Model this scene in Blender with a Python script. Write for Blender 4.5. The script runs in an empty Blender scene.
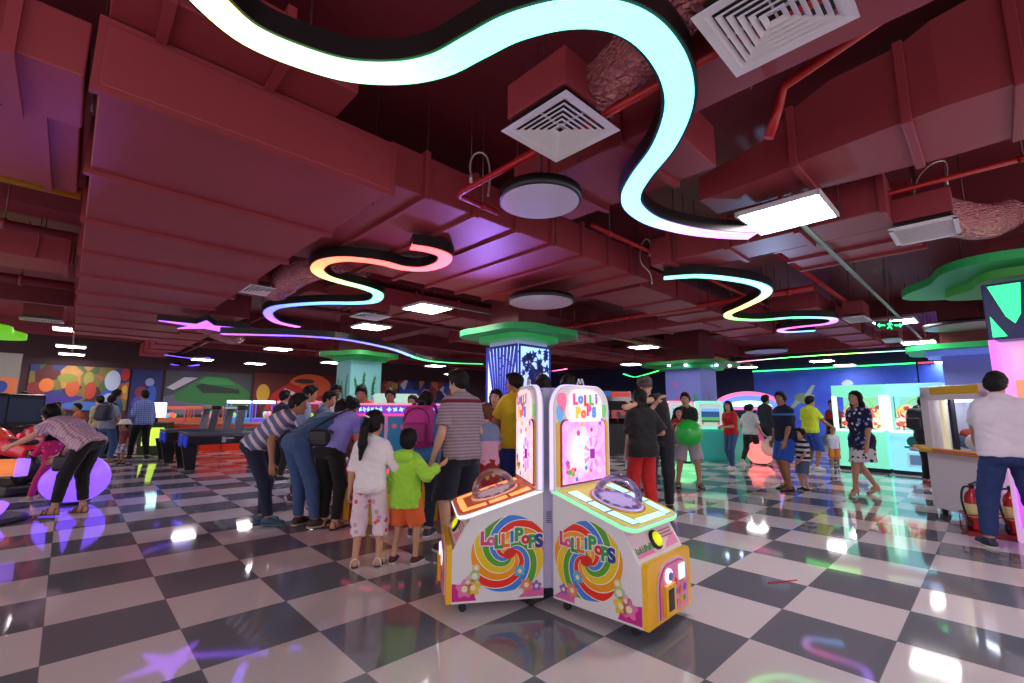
import bpy, bmesh, math, random
import numpy as np
from mathutils import Vector, Matrix, Euler
random.seed(7); np.random.seed(7)
C = bpy.context.scene.collection
PI = math.pi

# ------------------------------------------------------------------ camera
FPX, PITCH, ROLL, CAMH = 460.7, .14639, .00616, 1.3229
_F = np.array([0, math.cos(PITCH), math.sin(PITCH)])
_U = np.cross([1., 0, 0], _F)
_X = math.cos(ROLL) * np.array([1., 0, 0]) + math.sin(ROLL) * _U
_Y = math.cos(ROLL) * _U - math.sin(ROLL) * np.array([1., 0, 0])
def ray(px, py): return _F + _X * (px - 512) / FPX - _Y * (py - 341.5) / FPX
def at(px, py, z=0.):
    """where the sight line through a photo point meets the level z"""
    d = ray(px, py); t = (z - CAMH) / d[2]
    return Vector((d[0] * t, d[1] * t, z))
def ay(px, py, y):
    """where it meets the depth y"""
    d = ray(px, py); t = y / d[1]
    return Vector((d[0] * t, y, CAMH + d[2] * t))
cam_d = bpy.data.cameras.new('camera'); cam = bpy.data.objects.new('camera', cam_d); C.objects.link(cam)
cam_d.sensor_width = 36; cam_d.lens = 36 * FPX / 1024; cam_d.clip_end = 200
M = Matrix.Identity(4)
for i in range(3):
    M[i][0], M[i][1], M[i][2] = _X[i], _Y[i], -_F[i]
M[2][3] = CAMH
cam.matrix_world = M
bpy.context.scene.camera = cam
# the building's own axes (floor tiles, ducts, lamps)
TH = .7626
E1 = Vector((math.cos(TH), math.sin(TH), 0)); E2 = Vector((-math.sin(TH), math.cos(TH), 0))
def ab(a, b, z=0.): return E1 * a + E2 * b + Vector((0, 0, z))
def to_ab(v): return (v.x * E1.x + v.y * E1.y, v.x * E2.x + v.y * E2.y)

# ------------------------------------------------------------------ materials
def lin(c):
    if isinstance(c, str):
        c = c.lstrip('#'); c = [int(c[i:i + 2], 16) / 255 for i in (0, 2, 4)]
        return tuple(x / 12.92 if x <= .04045 else ((x + .055) / 1.055) ** 2.4 for x in c)
    return tuple(c)
_m = {}
def mat(col, rough=.6, metal=0., emit=0., ecol=None, trans=0., alpha=1., coat=0., bump=0., bscale=60., name=None, sheen=0.):
    key = (col, rough, metal, emit, ecol, trans, alpha, coat, bump, bscale, sheen)
    if key in _m: return _m[key]
    m = bpy.data.materials.new(name or 'mat_%s' % str(col).strip('#')); m.use_nodes = True
    p = m.node_tree.nodes['Principled BSDF']
    c = lin(col)
    p.inputs['Base Color'].default_value = (*c, 1); p.inputs['Roughness'].default_value = rough
    p.inputs['Metallic'].default_value = metal
    p.inputs['Transmission Weight'].default_value = trans; p.inputs['Alpha'].default_value = alpha
    p.inputs['Coat Weight'].default_value = coat; p.inputs['Coat Roughness'].default_value = .05
    if sheen: p.inputs['Sheen Weight'].default_value = sheen
    if emit:
        p.inputs['Emission Color'].default_value = (*lin(ecol or col), 1); p.inputs['Emission Strength'].default_value = emit
    nt = m.node_tree
    tc = nt.nodes.new('ShaderNodeTexCoord'); ns = nt.nodes.new('ShaderNodeTexNoise'); ns.inputs['Scale'].default_value = bscale
    nt.links.new(tc.outputs['Object'], ns.inputs['Vector'])
    if not emit and not trans:
        mx = nt.nodes.new('ShaderNodeMixRGB'); mx.blend_type = 'MULTIPLY'; mx.inputs[0].default_value = .12
        mx.inputs[1].default_value = (*c, 1); nt.links.new(ns.outputs['Fac'], mx.inputs[2]); nt.links.new(mx.outputs[0], p.inputs['Base Color'])
    if bump:
        b = nt.nodes.new('ShaderNodeBump'); b.inputs['Strength'].default_value = bump; b.inputs['Distance'].default_value = .01
        nt.links.new(ns.outputs['Fac'], b.inputs['Height']); nt.links.new(b.outputs[0], p.inputs['Normal'])
    _m[key] = m
    return m
class NT:
    """small helper for node materials"""
    def __init__(s, name, rough=.6, metal=0.):
        s.m = bpy.data.materials.new(name); s.m.use_nodes = True; s.t = s.m.node_tree
        s.p = s.t.nodes['Principled BSDF']; s.p.inputs['Roughness'].default_value = rough; s.p.inputs['Metallic'].default_value = metal
        s.tc = s.t.nodes.new('ShaderNodeTexCoord')
    def n(s, kind, ins=None, **kw):
        o = s.t.nodes.new('ShaderNode' + kind)
        for k, v in kw.items(): setattr(o, k, v)
        for k, v in (ins or {}).items():
            if hasattr(v, 'is_linked') or hasattr(v, 'links'): s.t.links.new(v, o.inputs[k])
            else: o.inputs[k].default_value = v
        return o
    def math(s, op, a, b=0., c=0.):
        o = s.n('Math', {0: a, 1: b, 2: c}, operation=op); return o.outputs[0]
    def xyz(s, src=None):
        o = s.n('SeparateXYZ', {0: src or s.tc.outputs['Object']}); return o.outputs
    def ramp(s, fac, stops, mode='LINEAR'):
        o = s.n('ValToRGB', {0: fac}); r = o.color_ramp; r.interpolation = mode
        while len(r.elements) > 1: r.elements.remove(r.elements[-1])
        r.elements[0].position = stops[0][0]; r.elements[0].color = (*lin(stops[0][1]), 1)
        for p, c in stops[1:]:
            e = r.elements.new(p); e.color = (*lin(c), 1)
        return o.outputs[0]
    def mix(s, fac, a, b, mode='MIX'):
        f = lambda v: v if not isinstance(v, (str, tuple)) else (*lin(v), 1)
        return s.n('MixRGB', {0: fac, 1: f(a), 2: f(b)}, blend_type=mode).outputs[0]
    def out(s, col=None, emit=None, strength=0., bump=None, bd=.01, rough=None):
        if col is not None: s.t.links.new(col, s.p.inputs['Base Color'])
        if emit is not None:
            s.t.links.new(emit, s.p.inputs['Emission Color']); s.p.inputs['Emission Strength'].default_value = strength
        if bump is not None:
            b = s.n('Bump', {'Height': bump, 'Distance': bd}); s.t.links.new(b.outputs[0], s.p.inputs['Normal'])
        if rough is not None: s.t.links.new(rough, s.p.inputs['Roughness'])
        return s.m

# ------------------------------------------------------------------ objects
def tag(o, label=None, cat=None, group=None, kind=None):
    if label: o['label'] = label
    if cat: o['category'] = cat
    if group: o['group'] = group
    if kind: o['kind'] = kind
    return o
def thing(name, label, cat, loc=(0, 0, 0), rz=0., group=None):
    o = bpy.data.objects.new(name, None); C.objects.link(o); o.empty_display_size = .1
    o.location = loc; o.rotation_euler = (0, 0, rz)
    return tag(o, label, cat, group)
def link_mesh(name, me, parent=None):
    o = bpy.data.objects.new(name, me); C.objects.link(o)
    if parent is not None: o.parent = parent
    return o
class MB:
    """collects shapes into ONE mesh; every shape may carry its own material"""
    def __init__(s): s.bm = bmesh.new(); s.mats = []
    def _mi(s, m):
        if m is None: return 0
        if m not in s.mats: s.mats.append(m)
        return s.mats.index(m)
    def _add(s, r, m, mtx=None, smooth=False):
        if mtx is not None: bmesh.ops.transform(s.bm, matrix=mtx, verts=r)
        mi = s._mi(m)
        for f in {f for v in r for f in v.link_faces}: f.material_index = mi; f.smooth = smooth
        return s
    def box(s, c, size, m=None, rot=None, bev=0., seg=2):
        r = bmesh.ops.create_cube(s.bm, size=1.)['verts']
        bmesh.ops.scale(s.bm, vec=size, verts=r)
        if bev:
            ed = list({e for v in r for e in v.link_edges})
            g = bmesh.ops.bevel(s.bm, geom=ed, offset=min(bev, min(size) * .49), segments=seg, affect='EDGES', profile=.5)
            r = list({v for f in g['faces'] for v in f.verts} | {v for v in r if v.is_valid})
        mt = Matrix.Translation(c) @ (rot.to_matrix().to_4x4() if isinstance(rot, Euler) else (rot or Matrix.Identity(4)))
        return s._add(r, m, mt)
    def cyl(s, a, b, r1, r2=None, m=None, n=20, caps=True):
        a, b = Vector(a), Vector(b); d = b - a
        r = bmesh.ops.create_cone(s.bm, cap_ends=caps, segments=n, radius1=r1, radius2=r1 if r2 is None else r2, depth=d.length)['verts']
        q = Vector((0, 0, 1)).rotation_difference(d.normalized()).to_matrix().to_4x4()
        s._add(r, m, Matrix.Translation((a + b) / 2) @ q)
        for f in {f for v in r for f in v.link_faces}: f.smooth = len(f.verts) == 4
        return s
    def ball(s, c, rad, m=None, n=16, mtx=None):
        if not hasattr(rad, '__len__'): rad = (rad,) * 3
        r = bmesh.ops.create_uvsphere(s.bm, u_segments=n, v_segments=max(6, n // 2), radius=1.)['verts']
        return s._add(r, m, Matrix.Translation(c) @ (mtx or Matrix.Identity(4)) @ Matrix.Diagonal((*rad, 1)), True)
    def tube(s, pts, rad, m=None, n=10, closed=False):
        pts = [Vector(p) for p in pts]; rings = []; N = len(pts)
        up = Vector((0, 0, 1)); prev = None
        for i, p in enumerate(pts):
            a = pts[max(i - 1, 0)]; b = pts[min(i + 1, N - 1)]; d = (b - a).normalized()
            if prev is None:
                sx = d.cross(up);
                if sx.length < .05: sx = d.cross(Vector((1, 0, 0)))
                sx.normalize()
            else: sx = (prev - d * prev.dot(d)).normalized()
            prev = sx; sy = d.cross(sx)
            rr = rad[i] if hasattr(rad, '__len__') else rad
            rings.append([s.bm.verts.new(p + (sx * math.cos(t) + sy * math.sin(t)) * rr) for t in [2 * PI * k / n for k in range(n)]])
        mi = s._mi(m)
        for i in range(N - 1):
            for k in range(n):
                f = s.bm.faces.new((rings[i][k], rings[i][(k + 1) % n], rings[i + 1][(k + 1) % n], rings[i + 1][k])); f.material_index = mi; f.smooth = True
        for rg in (rings[0][::-1], rings[-1]):
            f = s.bm.faces.new(rg); f.material_index = mi
        return s
    def prism(s, poly, z0, z1, m=None, mtx=None, mtop=None, smooth=False):
        """a polygon in x,y pulled from z0 to z1"""
        lo = [s.bm.verts.new((p[0], p[1], z0)) for p in poly]; hi = [s.bm.verts.new((p[0], p[1], z1)) for p in poly]
        n = len(poly); mi = s._mi(m); mt = s._mi(mtop) if mtop else mi
        A = sum(poly[i][0] * poly[(i + 1) % n][1] - poly[(i + 1) % n][0] * poly[i][1] for i in range(n))
        if A < 0: lo.reverse(); hi.reverse()
        f = s.bm.faces.new(lo[::-1]); f.material_index = mi
        f = s.bm.faces.new(hi); f.material_index = mt
        for i in range(n):
            f = s.bm.faces.new((lo[i], lo[(i + 1) % n], hi[(i + 1) % n], hi[i])); f.material_index = mi; f.smooth = smooth
        if mtx is not None: bmesh.ops.transform(s.bm, matrix=mtx, verts=lo + hi)
        return s
    def lathe(s, prof, m=None, n=28, c=(0, 0, 0), mtx=None, cap=True):
        rings = []; vs = []
        for r, z in prof:
            rg = [s.bm.verts.new((r * math.cos(2 * PI * k / n), r * math.sin(2 * PI * k / n), z)) for k in range(n)]
            rings.append(rg); vs += rg
        mi = s._mi(m)
        for i in range(len(rings) - 1):
            for k in range(n):
                f = s.bm.faces.new((rings[i][k], rings[i][(k + 1) % n], rings[i + 1][(k + 1) % n], rings[i + 1][k])); f.material_index = mi; f.smooth = True
        if cap:
            for rg in (rings[0][::-1], rings[-1]):
                f = s.bm.faces.new(rg); f.material_index = mi
        bmesh.ops.transform(s.bm, matrix=Matrix.Translation(c) @ (mtx or Matrix.Identity(4)), verts=vs)
        return s
    def quad(s, pts, m=None):
        f = s.bm.faces.new([s.bm.verts.new(p) for p in pts]); f.material_index = s._mi(m); return s
    def build(s, name, m=None, parent=None, loc=None, rz=None):
        bmesh.ops.recalc_face_normals(s.bm, faces=s.bm.faces[:])
        me = bpy.data.meshes.new(name); s.bm.to_mesh(me); s.bm.free()
        for x in (s.mats or [m]): me.materials.append(x)
        o = link_mesh(name, me, parent)
        if loc is not None: o.location = loc
        if rz is not None: o.rotation_euler = (0, 0, rz)
        return o
def struct(o): o['kind'] = 'structure'; return o
def dup(root, loc=None, rz=None, label=None, group=None):
    r = root.copy(); C.objects.link(r)
    if loc is not None: r.location = loc
    if rz is not None: r.rotation_euler = (0, 0, rz)
    if label: r['label'] = label
    if group: r['group'] = group
    for ch in list(root.children):
        c = ch.copy(); C.objects.link(c); c.parent = r
        for g in list(ch.children):
            d = g.copy(); C.objects.link(d); d.parent = c
    return r
def bez(pts, n=12, closed=False):
    """smooth Catmull-Rom line through the points"""
    P = [Vector(p) for p in pts]; out = []
    for i in range(len(P) - 1):
        p0 = P[max(i - 1, 0)]; p1 = P[i]; p2 = P[i + 1]; p3 = P[min(i + 2, len(P) - 1)]
        for k in range(n):
            t = k / n
            out.append(.5 * ((2 * p1) + (p2 - p0) * t + (2 * p0 - 5 * p1 + 4 * p2 - p3) * t * t + (3 * p1 - p0 - 3 * p2 + p3) * t ** 3))
    out.append(P[-1]); return out
def text_mesh(txt, size, depth=.002, bold=0.):
    cu = bpy.data.curves.new('lettering', 'FONT'); cu.body = txt; cu.size = size; cu.extrude = depth; cu.align_x = 'CENTER'; cu.align_y = 'CENTER'; cu.offset = bold
    o = bpy.data.objects.new('lettering', cu); C.objects.link(o)
    dg = bpy.context.evaluated_depsgraph_get(); dg.update()
    me = bpy.data.meshes.new_from_object(o.evaluated_get(dg)); bpy.data.objects.remove(o); bpy.data.curves.remove(cu)
    return me
def text(txt, size, m, parent, mtx, depth=.002, bold=0., name='lettering'):
    me = text_mesh(txt, size, depth, bold); me.materials.clear(); me.materials.append(m)
    o = link_mesh(name, me, parent); o.matrix_local = mtx; return o
def frame(o, x, y, z):
    """matrix with origin o and the axes x, y, z"""
    m = Matrix.Identity(4)
    for i in range(3): m[i][0], m[i][1], m[i][2], m[i][3] = x[i], y[i], z[i], o[i]
    return m
# ------------------------------------------------------------------ people: one smooth surface grown around a posed skeleton
BIG = .06
class Field:
    def __init__(s, lo, hi, h):
        s.lo = np.array(lo) - 3 * h; s.h = h
        s.n = np.ceil((np.array(hi) - s.lo) / h).astype(int) + 4
        s.f = np.full(s.n, BIG, np.float32)
        s.ax = [s.lo[i] + h * np.arange(s.n[i]) for i in range(3)]
    def _sl(s, lo, hi):
        a = np.clip(np.floor((np.array(lo) - s.lo) / s.h).astype(int), 0, s.n); b = np.clip(np.ceil((np.array(hi) - s.lo) / s.h).astype(int) + 1, 0, s.n)
        return tuple(slice(a[i], max(b[i], a[i])) for i in range(3))
    def _p(s, sl): return np.stack(np.meshgrid(*[s.ax[i][sl[i]] for i in range(3)], indexing='ij'), -1)
    def add(s, d, sl, k):
        if d.size == 0: return
        f = s.f[sl]; d = np.minimum(d, BIG)
        h = np.maximum(k - np.abs(f - d), 0) / k
        s.f[sl] = np.minimum(f, d) - h * h * k * .25
    def prim(s, pr):
        t = pr[0]
        if t == 'c':
            _, a, b, ra, rb, k = pr; r = max(ra, rb) + BIG
            sl = s._sl(np.minimum(a, b) - r, np.maximum(a, b) + r); p = s._p(sl)
            s.add(cone(p, a, b, ra, rb), sl, k)
        else:
            _, c, R, rad, k = pr; r = max(rad) + BIG
            sl = s._sl(c - r, c + r); p = s._p(sl)
            s.add(ellip(p, c, R, rad), sl, k)
    def cut(s, fn): s.f = np.maximum(s.f, fn(s._p((slice(None),) * 3)).astype(np.float32))
    def mesh(s):
        f = s.f; n = f.shape; ins = f < 0
        c = sum(ins[i:n[0] - 1 + i, j:n[1] - 1 + j, k:n[2] - 1 + k].astype(np.int8) for i in (0, 1) for j in (0, 1) for k in (0, 1))
        act = (c > 0) & (c < 8); idx = np.full(act.shape, -1, np.int64); ids = np.argwhere(act); idx[act] = np.arange(len(ids))
        acc = np.zeros((len(ids), 3)); cnt = np.zeros(len(ids))
        cor = [(i, j, k) for i in (0, 1) for j in (0, 1) for k in (0, 1)]
        val = {q: f[ids[:, 0] + q[0], ids[:, 1] + q[1], ids[:, 2] + q[2]] for q in cor}
        for q in cor:
            for ax in range(3):
                if q[ax] == 0:
                    q2 = list(q); q2[ax] = 1; q2 = tuple(q2); a, b = val[q], val[q2]
                    x = (a < 0) != (b < 0); t = np.where(x, a / np.where(x, a - b, 1), 0)
                    pt = np.array(q, float)[None].repeat(len(ids), 0); pt[:, ax] += t
                    acc[x] += pt[x]; cnt[x] += 1
        V = s.lo + s.h * (ids + acc / cnt[:, None])
        Q = []
        for ax in range(3):
            u, v = (ax + 1) % 3, (ax + 2) % 3
            a = ins[tuple(slice(0, n[i] - 1) if i == ax else slice(1, n[i] - 1) for i in range(3))]
            b = ins[tuple(slice(1, n[i]) if i == ax else slice(1, n[i] - 1) for i in range(3))]
            e = np.argwhere(a != b)
            if not len(e): continue
            sgn = a[tuple(e.T)]; base = e.copy(); base[:, u] += 1; base[:, v] += 1
            def cell(du, dv):
                z = base.copy(); z[:, u] -= du; z[:, v] -= dv; return idx[tuple(z.T)]
            q = np.stack([cell(1, 1), cell(0, 1), cell(0, 0), cell(1, 0)], 1)
            q[~sgn] = q[~sgn][:, ::-1]; Q.append(q)
        return V, np.concatenate(Q) if Q else np.zeros((0, 4), int)
def cone(p, a, b, ra, rb):
    d = b - a; L = max(d @ d, 1e-9); t = np.clip(((p - a) @ d) / L, 0, 1)
    return np.linalg.norm(p - a - t[..., None] * d, axis=-1) - (ra + (rb - ra) * t)
def ellip(p, c, R, rad):
    q = (p - c) @ R; rad = np.array(rad); k0 = np.linalg.norm(q / rad, axis=-1); k1 = np.linalg.norm(q / rad ** 2, axis=-1)
    return k0 * (k0 - 1) / np.maximum(k1, 1e-6)
def rx(a): a = math.radians(a); return np.array([[1, 0, 0], [0, math.cos(a), -math.sin(a)], [0, math.sin(a), math.cos(a)]])
def ry(a): a = math.radians(a); return np.array([[math.cos(a), 0, math.sin(a)], [0, 1, 0], [-math.sin(a), 0, math.cos(a)]])
def rz_(a): a = math.radians(a); return np.array([[math.cos(a), -math.sin(a), 0], [math.sin(a), math.cos(a), 0], [0, 0, 1]])
def V3(*a): return np.array(a, float)
def unit(v): return v / max(np.linalg.norm(v), 1e-9)
def ik(a, t, l1, l2, pole):
    d = t - a; L = np.linalg.norm(d)
    if L > (l1 + l2) * .995: d = d / L * (l1 + l2) * .995; L = (l1 + l2) * .995; t = a + d
    u = d / L; x = (l1 * l1 - l2 * l2 + L * L) / (2 * L); h = math.sqrt(max(l1 * l1 - x * x, 0))
    n = pole - u * (pole @ u); n = unit(n)
    return a + u * x + n * h, t
def field_mesh(name, prims, h, cuts=(), wr=0., parent=None, m=None, attr=None, scale=1., subs=()):
    main = prims; prims = list(prims) + [q for s_, _ in subs for q in s_]
    lo = np.min([np.minimum(p[1], p[2]) - max(p[3], p[4]) if p[0] == 'c' else p[1] - max(p[3]) for p in prims], 0)
    hi = np.max([np.maximum(p[1], p[2]) + max(p[3], p[4]) if p[0] == 'c' else p[1] + max(p[3]) for p in prims], 0)
    F = Field(lo, hi, h)
    for p in main: F.prim(p)
    for c in cuts if subs else (): F.cut(c)
    f0 = F.f
    for s_, cs in subs:
        F.f = np.full(F.n, BIG, np.float32)
        for p in s_: F.prim(p)
        for c in cs: F.cut(c)
        hh = np.maximum(.02 - np.abs(f0 - F.f), 0) / .02; f0 = np.minimum(f0, F.f) - hh * hh * .005
    F.f = f0
    if wr:
        X, Y, Z = np.meshgrid(*F.ax, indexing='ij')
        F.f += (wr * (np.sin(X * 31 + 3 * np.sin(Z * 17)) * np.sin(Z * 43 + 2 * np.sin(Y * 23)) + .6 * np.sin(Y * 57 + Z * 29 + 2 * np.sin(X * 37)))).astype(np.float32)
    for c in () if subs else cuts: F.cut(c)
    V, Q = F.mesh()
    me = bpy.data.meshes.new(name)
    me.vertices.add(len(V)); me.vertices.foreach_set('co', (V * scale).astype(np.float32).ravel())
    me.loops.add(len(Q) * 4); me.loops.foreach_set('vertex_index', Q.astype(np.int32).ravel())
    me.polygons.add(len(Q)); me.polygons.foreach_set('loop_start', np.arange(0, len(Q) * 4, 4, dtype=np.int32)); me.polygons.foreach_set('loop_total', np.full(len(Q), 4, np.int32))
    me.polygons.foreach_set('use_smooth', np.ones(len(Q), bool))
    me.update(calc_edges=True); me.validate()
    if attr is not None:
        for an, fn in attr.items():
            A = me.attributes.new(an, 'FLOAT', 'POINT'); A.data.foreach_set('value', fn(V).astype(np.float32))
    if m is not None: me.materials.append(m)
    return link_mesh(name, me, parent)

SKIN = {}
def skin_mat(c):
    if c not in SKIN:
        n = NT('skin', .5); ns = n.n('TexNoise', {'Vector': n.tc.outputs['Object'], 'Scale': 30.})
        r = lin(c); n.p.inputs['Subsurface Weight'].default_value = .08; n.p.inputs['Subsurface Radius'].default_value = (.02, .008, .004)
        SKIN[c] = n.out(n.mix(n.math('MULTIPLY', ns.outputs['Fac'], .25), c, tuple(min(1, x * y) for x, y in zip(r, (1.0, .75, .7)))))
    return SKIN[c]
HAIR = {}
def hair_mat(c):
    if c not in HAIR:
        n = NT('hair', .6); n.p.inputs['Specular IOR Level'].default_value = .25; v = n.n('Mapping', {'Vector': n.tc.outputs['Object'], 'Scale': (140., 140., 14.)})
        ns = n.n('TexNoise', {'Vector': v.outputs[0], 'Scale': 1., 'Detail': 3.})
        HAIR[c] = n.out(n.mix(ns.outputs['Fac'], c, tuple(x * 1.7 + .002 for x in lin(c))), bump=ns.outputs['Fac'], bd=.004)
    return HAIR[c]
def cloth(c, rough=.85): return mat(c, rough, bump=.25, bscale=18., sheen=.15)
def stripe_mat(a, b, period, duty=.5, attr='tu', extra=None):
    """cloth striped across the body; extra = [(lo, hi, colour)] single bands"""
    n = NT('striped_cloth', .85); t = n.n('Attribute', attribute_name=attr).outputs['Fac']
    fr = n.math('FRACT', n.math('DIVIDE', t, period))
    col = n.mix(n.math('LESS_THAN', fr, duty), a, b)
    for lo, hi, c in (extra or []):
        f = n.math('MULTIPLY', n.math('GREATER_THAN', t, lo), n.math('LESS_THAN', t, hi)); col = n.mix(f, col, c)
    return n.out(col)
def check_mat(a, b, s=26.):
    n = NT('checked_cloth', .85); t = n.n('Attribute', attribute_name='tu').outputs['Fac']; u = n.n('Attribute', attribute_name='tv').outputs['Fac']
    f = lambda q: n.math('LESS_THAN', n.math('FRACT', n.math('MULTIPLY', q, s)), .35)
    return n.out(n.mix(n.math('MULTIPLY', n.math('ADD', f(t), f(u)), .5), a, b))
def print_mat(base, c1, c2, s=16., thr=.34, split=None):
    """cloth with a scattered print; split = (height, other base) below that height"""
    n = NT('printed_cloth', .85); v = n.n('TexVoronoi', {'Vector': n.tc.outputs['Object'], 'Scale': s})
    ns = n.n('TexNoise', {'Vector': n.tc.outputs['Object'], 'Scale': s * 1.3, 'Detail': 2.})
    b = base
    if split:
        z = n.xyz()[2]; b = n.mix(n.math('LESS_THAN', n.math('ADD', z, n.math('MULTIPLY', ns.outputs['Fac'], .12)), split[0]), base, split[1])
    k = n.mix(n.math('GREATER_THAN', v.outputs['Color'], .5), c1, c2)
    if split: k = n.mix(n.math('LESS_THAN', n.xyz()[2], split[0]), k, base)
    d = n.math('ADD', v.outputs['Distance'], n.math('MULTIPLY', n.math('SUBTRACT', ns.outputs['Fac'], .5), .5))
    return n.out(n.mix(n.math('LESS_THAN', d, thr), b, k))

def person(label, loc, face, h, lean=3, side=0, twist=0, head=(0, 0), hip=(0, 0), hands=(None, None), feet=((-.1, 0), (.1, 0)), drop=0.,
           poles=(None, None), knees=None, fat=1., hs=1.05, skin='#b98a6c', top=None, bottom=None, shoes=None, hair=None, vox=.012, features=False,
           seat=None, heads=None, group=None, palms=(None, None), feetyaw=(10, -10), lift=(0, 0)):
    """face: heading in degrees, 0 looks along +y (away from the camera), 90 looks along -x"""
    L0 = 1.475 + .225 * hs; S = h / L0; vx = vox / S
    hz = .93 if seat is None else seat
    hz -= drop
    P = V3(hip[0], hip[1], hz)
    # keep both feet on the floor: lower the pelvis until the legs reach
    if seat is None:
        for i in (0, 1):
            f = V3(feet[i][0], feet[i][1], .085 + lift[i])
            while True:
                j = P + V3((-.09, .09)[i], 0, -.03)
                if np.linalg.norm(j - f) <= .838 or P[2] < .3: break
                P[2] -= .004
    Rp = rz_(twist * .3) @ ry(side * .4) @ rx(-lean * (.35 + .4 * min(1, abs(lean) / 60))); Rw = rz_(twist * .6) @ ry(side * .7) @ rx(-lean * (.75 + .18 * min(1, abs(lean) / 60))); Rc = rz_(twist) @ ry(side) @ rx(-lean)
    W = P + Rp @ V3(0, 0, .14); Ch = W + Rw @ V3(0, .0, .19); Sh = Ch + Rc @ V3(0, 0, .115); Nk = Sh + Rc @ V3(0, .005, .065)
    hp = lean * .45 + head[0]
    Rh = rz_(twist + head[1]) @ ry(side * .3) @ rx(-hp)
    Hd = Nk + rz_(twist) @ ry(side * .5) @ rx(-(lean * .7 + head[0] * .4)) @ V3(0, .015, .035) + Rh @ V3(0, .012, .105 * hs)
    wf = fat
    B, T, LG, AR = [], [], [], [[], []]
    def Lr(o, R, x, y, z): return o + R @ V3(x, y, z)
    def wide(o, R, w, y, z, r, k=.05): return ('c', Lr(o, R, -w, y, z), Lr(o, R, w, y, z), r, r, k)
    T += [wide(P, Rp, .075 * wf, .0, 0, .098 * wf), ('c', Lr(P, Rp, -.075, -.045, -.04), Lr(P, Rp, .075, -.045, -.04), .085 * wf, .085 * wf, .05),
          wide(W, Rw, .066 * wf, .005, 0, .094 * wf), wide(Ch, Rc, .085 * wf, .0, -.03, .1 * wf), wide(Ch, Rc, .098 * wf, .0, .05, .092)]
    SHW = .14 if not (top and top.get('bust')) else .13
    shp = [wide(Sh, Rc, .1, -.005, -.005, .058, .05), ('c', Sh, Nk, .075, .055, .05)]
    if top and top.get('bust'): T += [('c', Lr(Ch, Rc, sx * .07, .085, -.0), Lr(Ch, Rc, sx * .07, .07, -.02), .055, .06, .04) for sx in (-1, 1)]
    neck = ('c', Nk - Rc @ V3(0, 0, .03), Hd - Rh @ V3(0, .02, .05), .053, .05, .03)
    hd = [('e', Lr(Hd, Rh, 0, -.012 * hs, .025 * hs), Rh, V3(.074, .092, .088) * hs, .02), ('e', Lr(Hd, Rh, 0, .02 * hs, -.04 * hs), Rh, V3(.056, .064, .07) * hs, .03),
          ('c', Lr(Hd, Rh, 0, .075 * hs, -.085 * hs), Lr(Hd, Rh, 0, .06 * hs, -.085 * hs), .02 * hs, .026 * hs, .03),
          ('c', Lr(Hd, Rh, 0, .083 * hs, .005 * hs), Lr(Hd, Rh, 0, .098 * hs, -.03 * hs), .008 * hs, .014 * hs, .014)]
    for sx in (-1, 1): hd.append(('e', Lr(Hd, Rh, sx * .074 * hs, -.012 * hs, -.012 * hs), Rh @ rz_(sx * 20), V3(.009, .018, .031) * hs, .008))
    # arms
    arm = []
    for i, sx in enumerate((-1, 1)):
        s0 = Lr(Sh, Rc, sx * SHW, -.005, -.015)
        tg = hands[i]
        if tg is None: tg = s0 + V3(sx * .06, .04, -.53)
        tg = V3(*tg) if tg is not None else tg
        pole = V3(*(poles[i] or (sx * .35, -1, -.15)))
        el, wr = ik(s0, tg, .285, .25, pole); arm.append((s0, el, wr))
        AR[i] += [('c', s0, el, .05 * (.6 + .4 * wf), .038, .02), ('c', el, wr, .039, .026, .012)]
        AR[i].append(('c', el + (wr - el) * .15, el + (wr - el) * .4, .041, .036, .015))
        d = unit(wr - el)
        pn = palms[i]; pn = V3(*pn) if pn else V3(-sx, 0, 0)
        pn = unit(pn - d * (pn @ d)); sd = np.cross(d, pn)
        if sd[1] < 0: sd = -sd
        for j, (o, ln) in enumerate(((.027, .9), (.009, 1.0), (-.009, .95), (-.026, .75))):
            k0 = wr + d * .085 + sd * o; AR[i].append(('c', wr + d * .01 + sd * o * .6, k0, .015, .0125, .012))
            d1 = unit(d + pn * .35); d2 = unit(d + pn * 1.1); q1 = k0 + d1 * .042 * ln; q2 = q1 + d2 * .038 * ln
            AR[i] += [('c', k0, q1, .0108, .0098, .004), ('c', q1, q2, .0098, .0085, .004)]
        t0 = wr + d * .03 + sd * .026; t1 = t0 + unit(d * .75 + sd * .7 + pn * .35) * .042; t2 = t1 + unit(d + sd * .15 + pn * .45) * .03
        AR[i] += [('c', t0 - sd * .012, t1, .0155, .012, .008), ('c', t1, t2, .0115, .0095, .005)]
    # legs
    leg = []
    for i, sx in enumerate((-1, 1)):
        hj = Lr(P, Rp, sx * .088, 0, -.03); fy = math.radians(feetyaw[i]); fd = V3(-math.sin(fy), math.cos(fy), 0)
        an = V3(feet[i][0], feet[i][1], .085 + lift[i])
        kp = V3(*(knees[i] if knees else (sx * .12, 1, 0)))
        kn, an = ik(hj, an, .43, .41, kp); leg.append((hj, kn, an, fd))
        LG += [('c', hj, kn, .09 * (.5 + .5 * wf), .056, .03), ('c', kn, an, .053, .036, .02), ('c', kn + (an - kn) * .12 - fd * .018, kn + (an - kn) * .45 - fd * .012, .046, .038, .03)]
        z0 = an[2] - .085
        LG += [('c', an - fd * .03 - V3(0, 0, .045), an + fd * .0, .034, .036, .02), ('c', an - V3(0, 0, .02) , an + fd * .13 - V3(0, 0, .062 + lift[i]), .034, .022, .02), ('c', an - fd * .02 - V3(0, 0, .058), an + fd * .15 - V3(0, 0, .066 + lift[i]), .027, .018, .02)]
    skm = skin_mat(skin)
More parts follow.
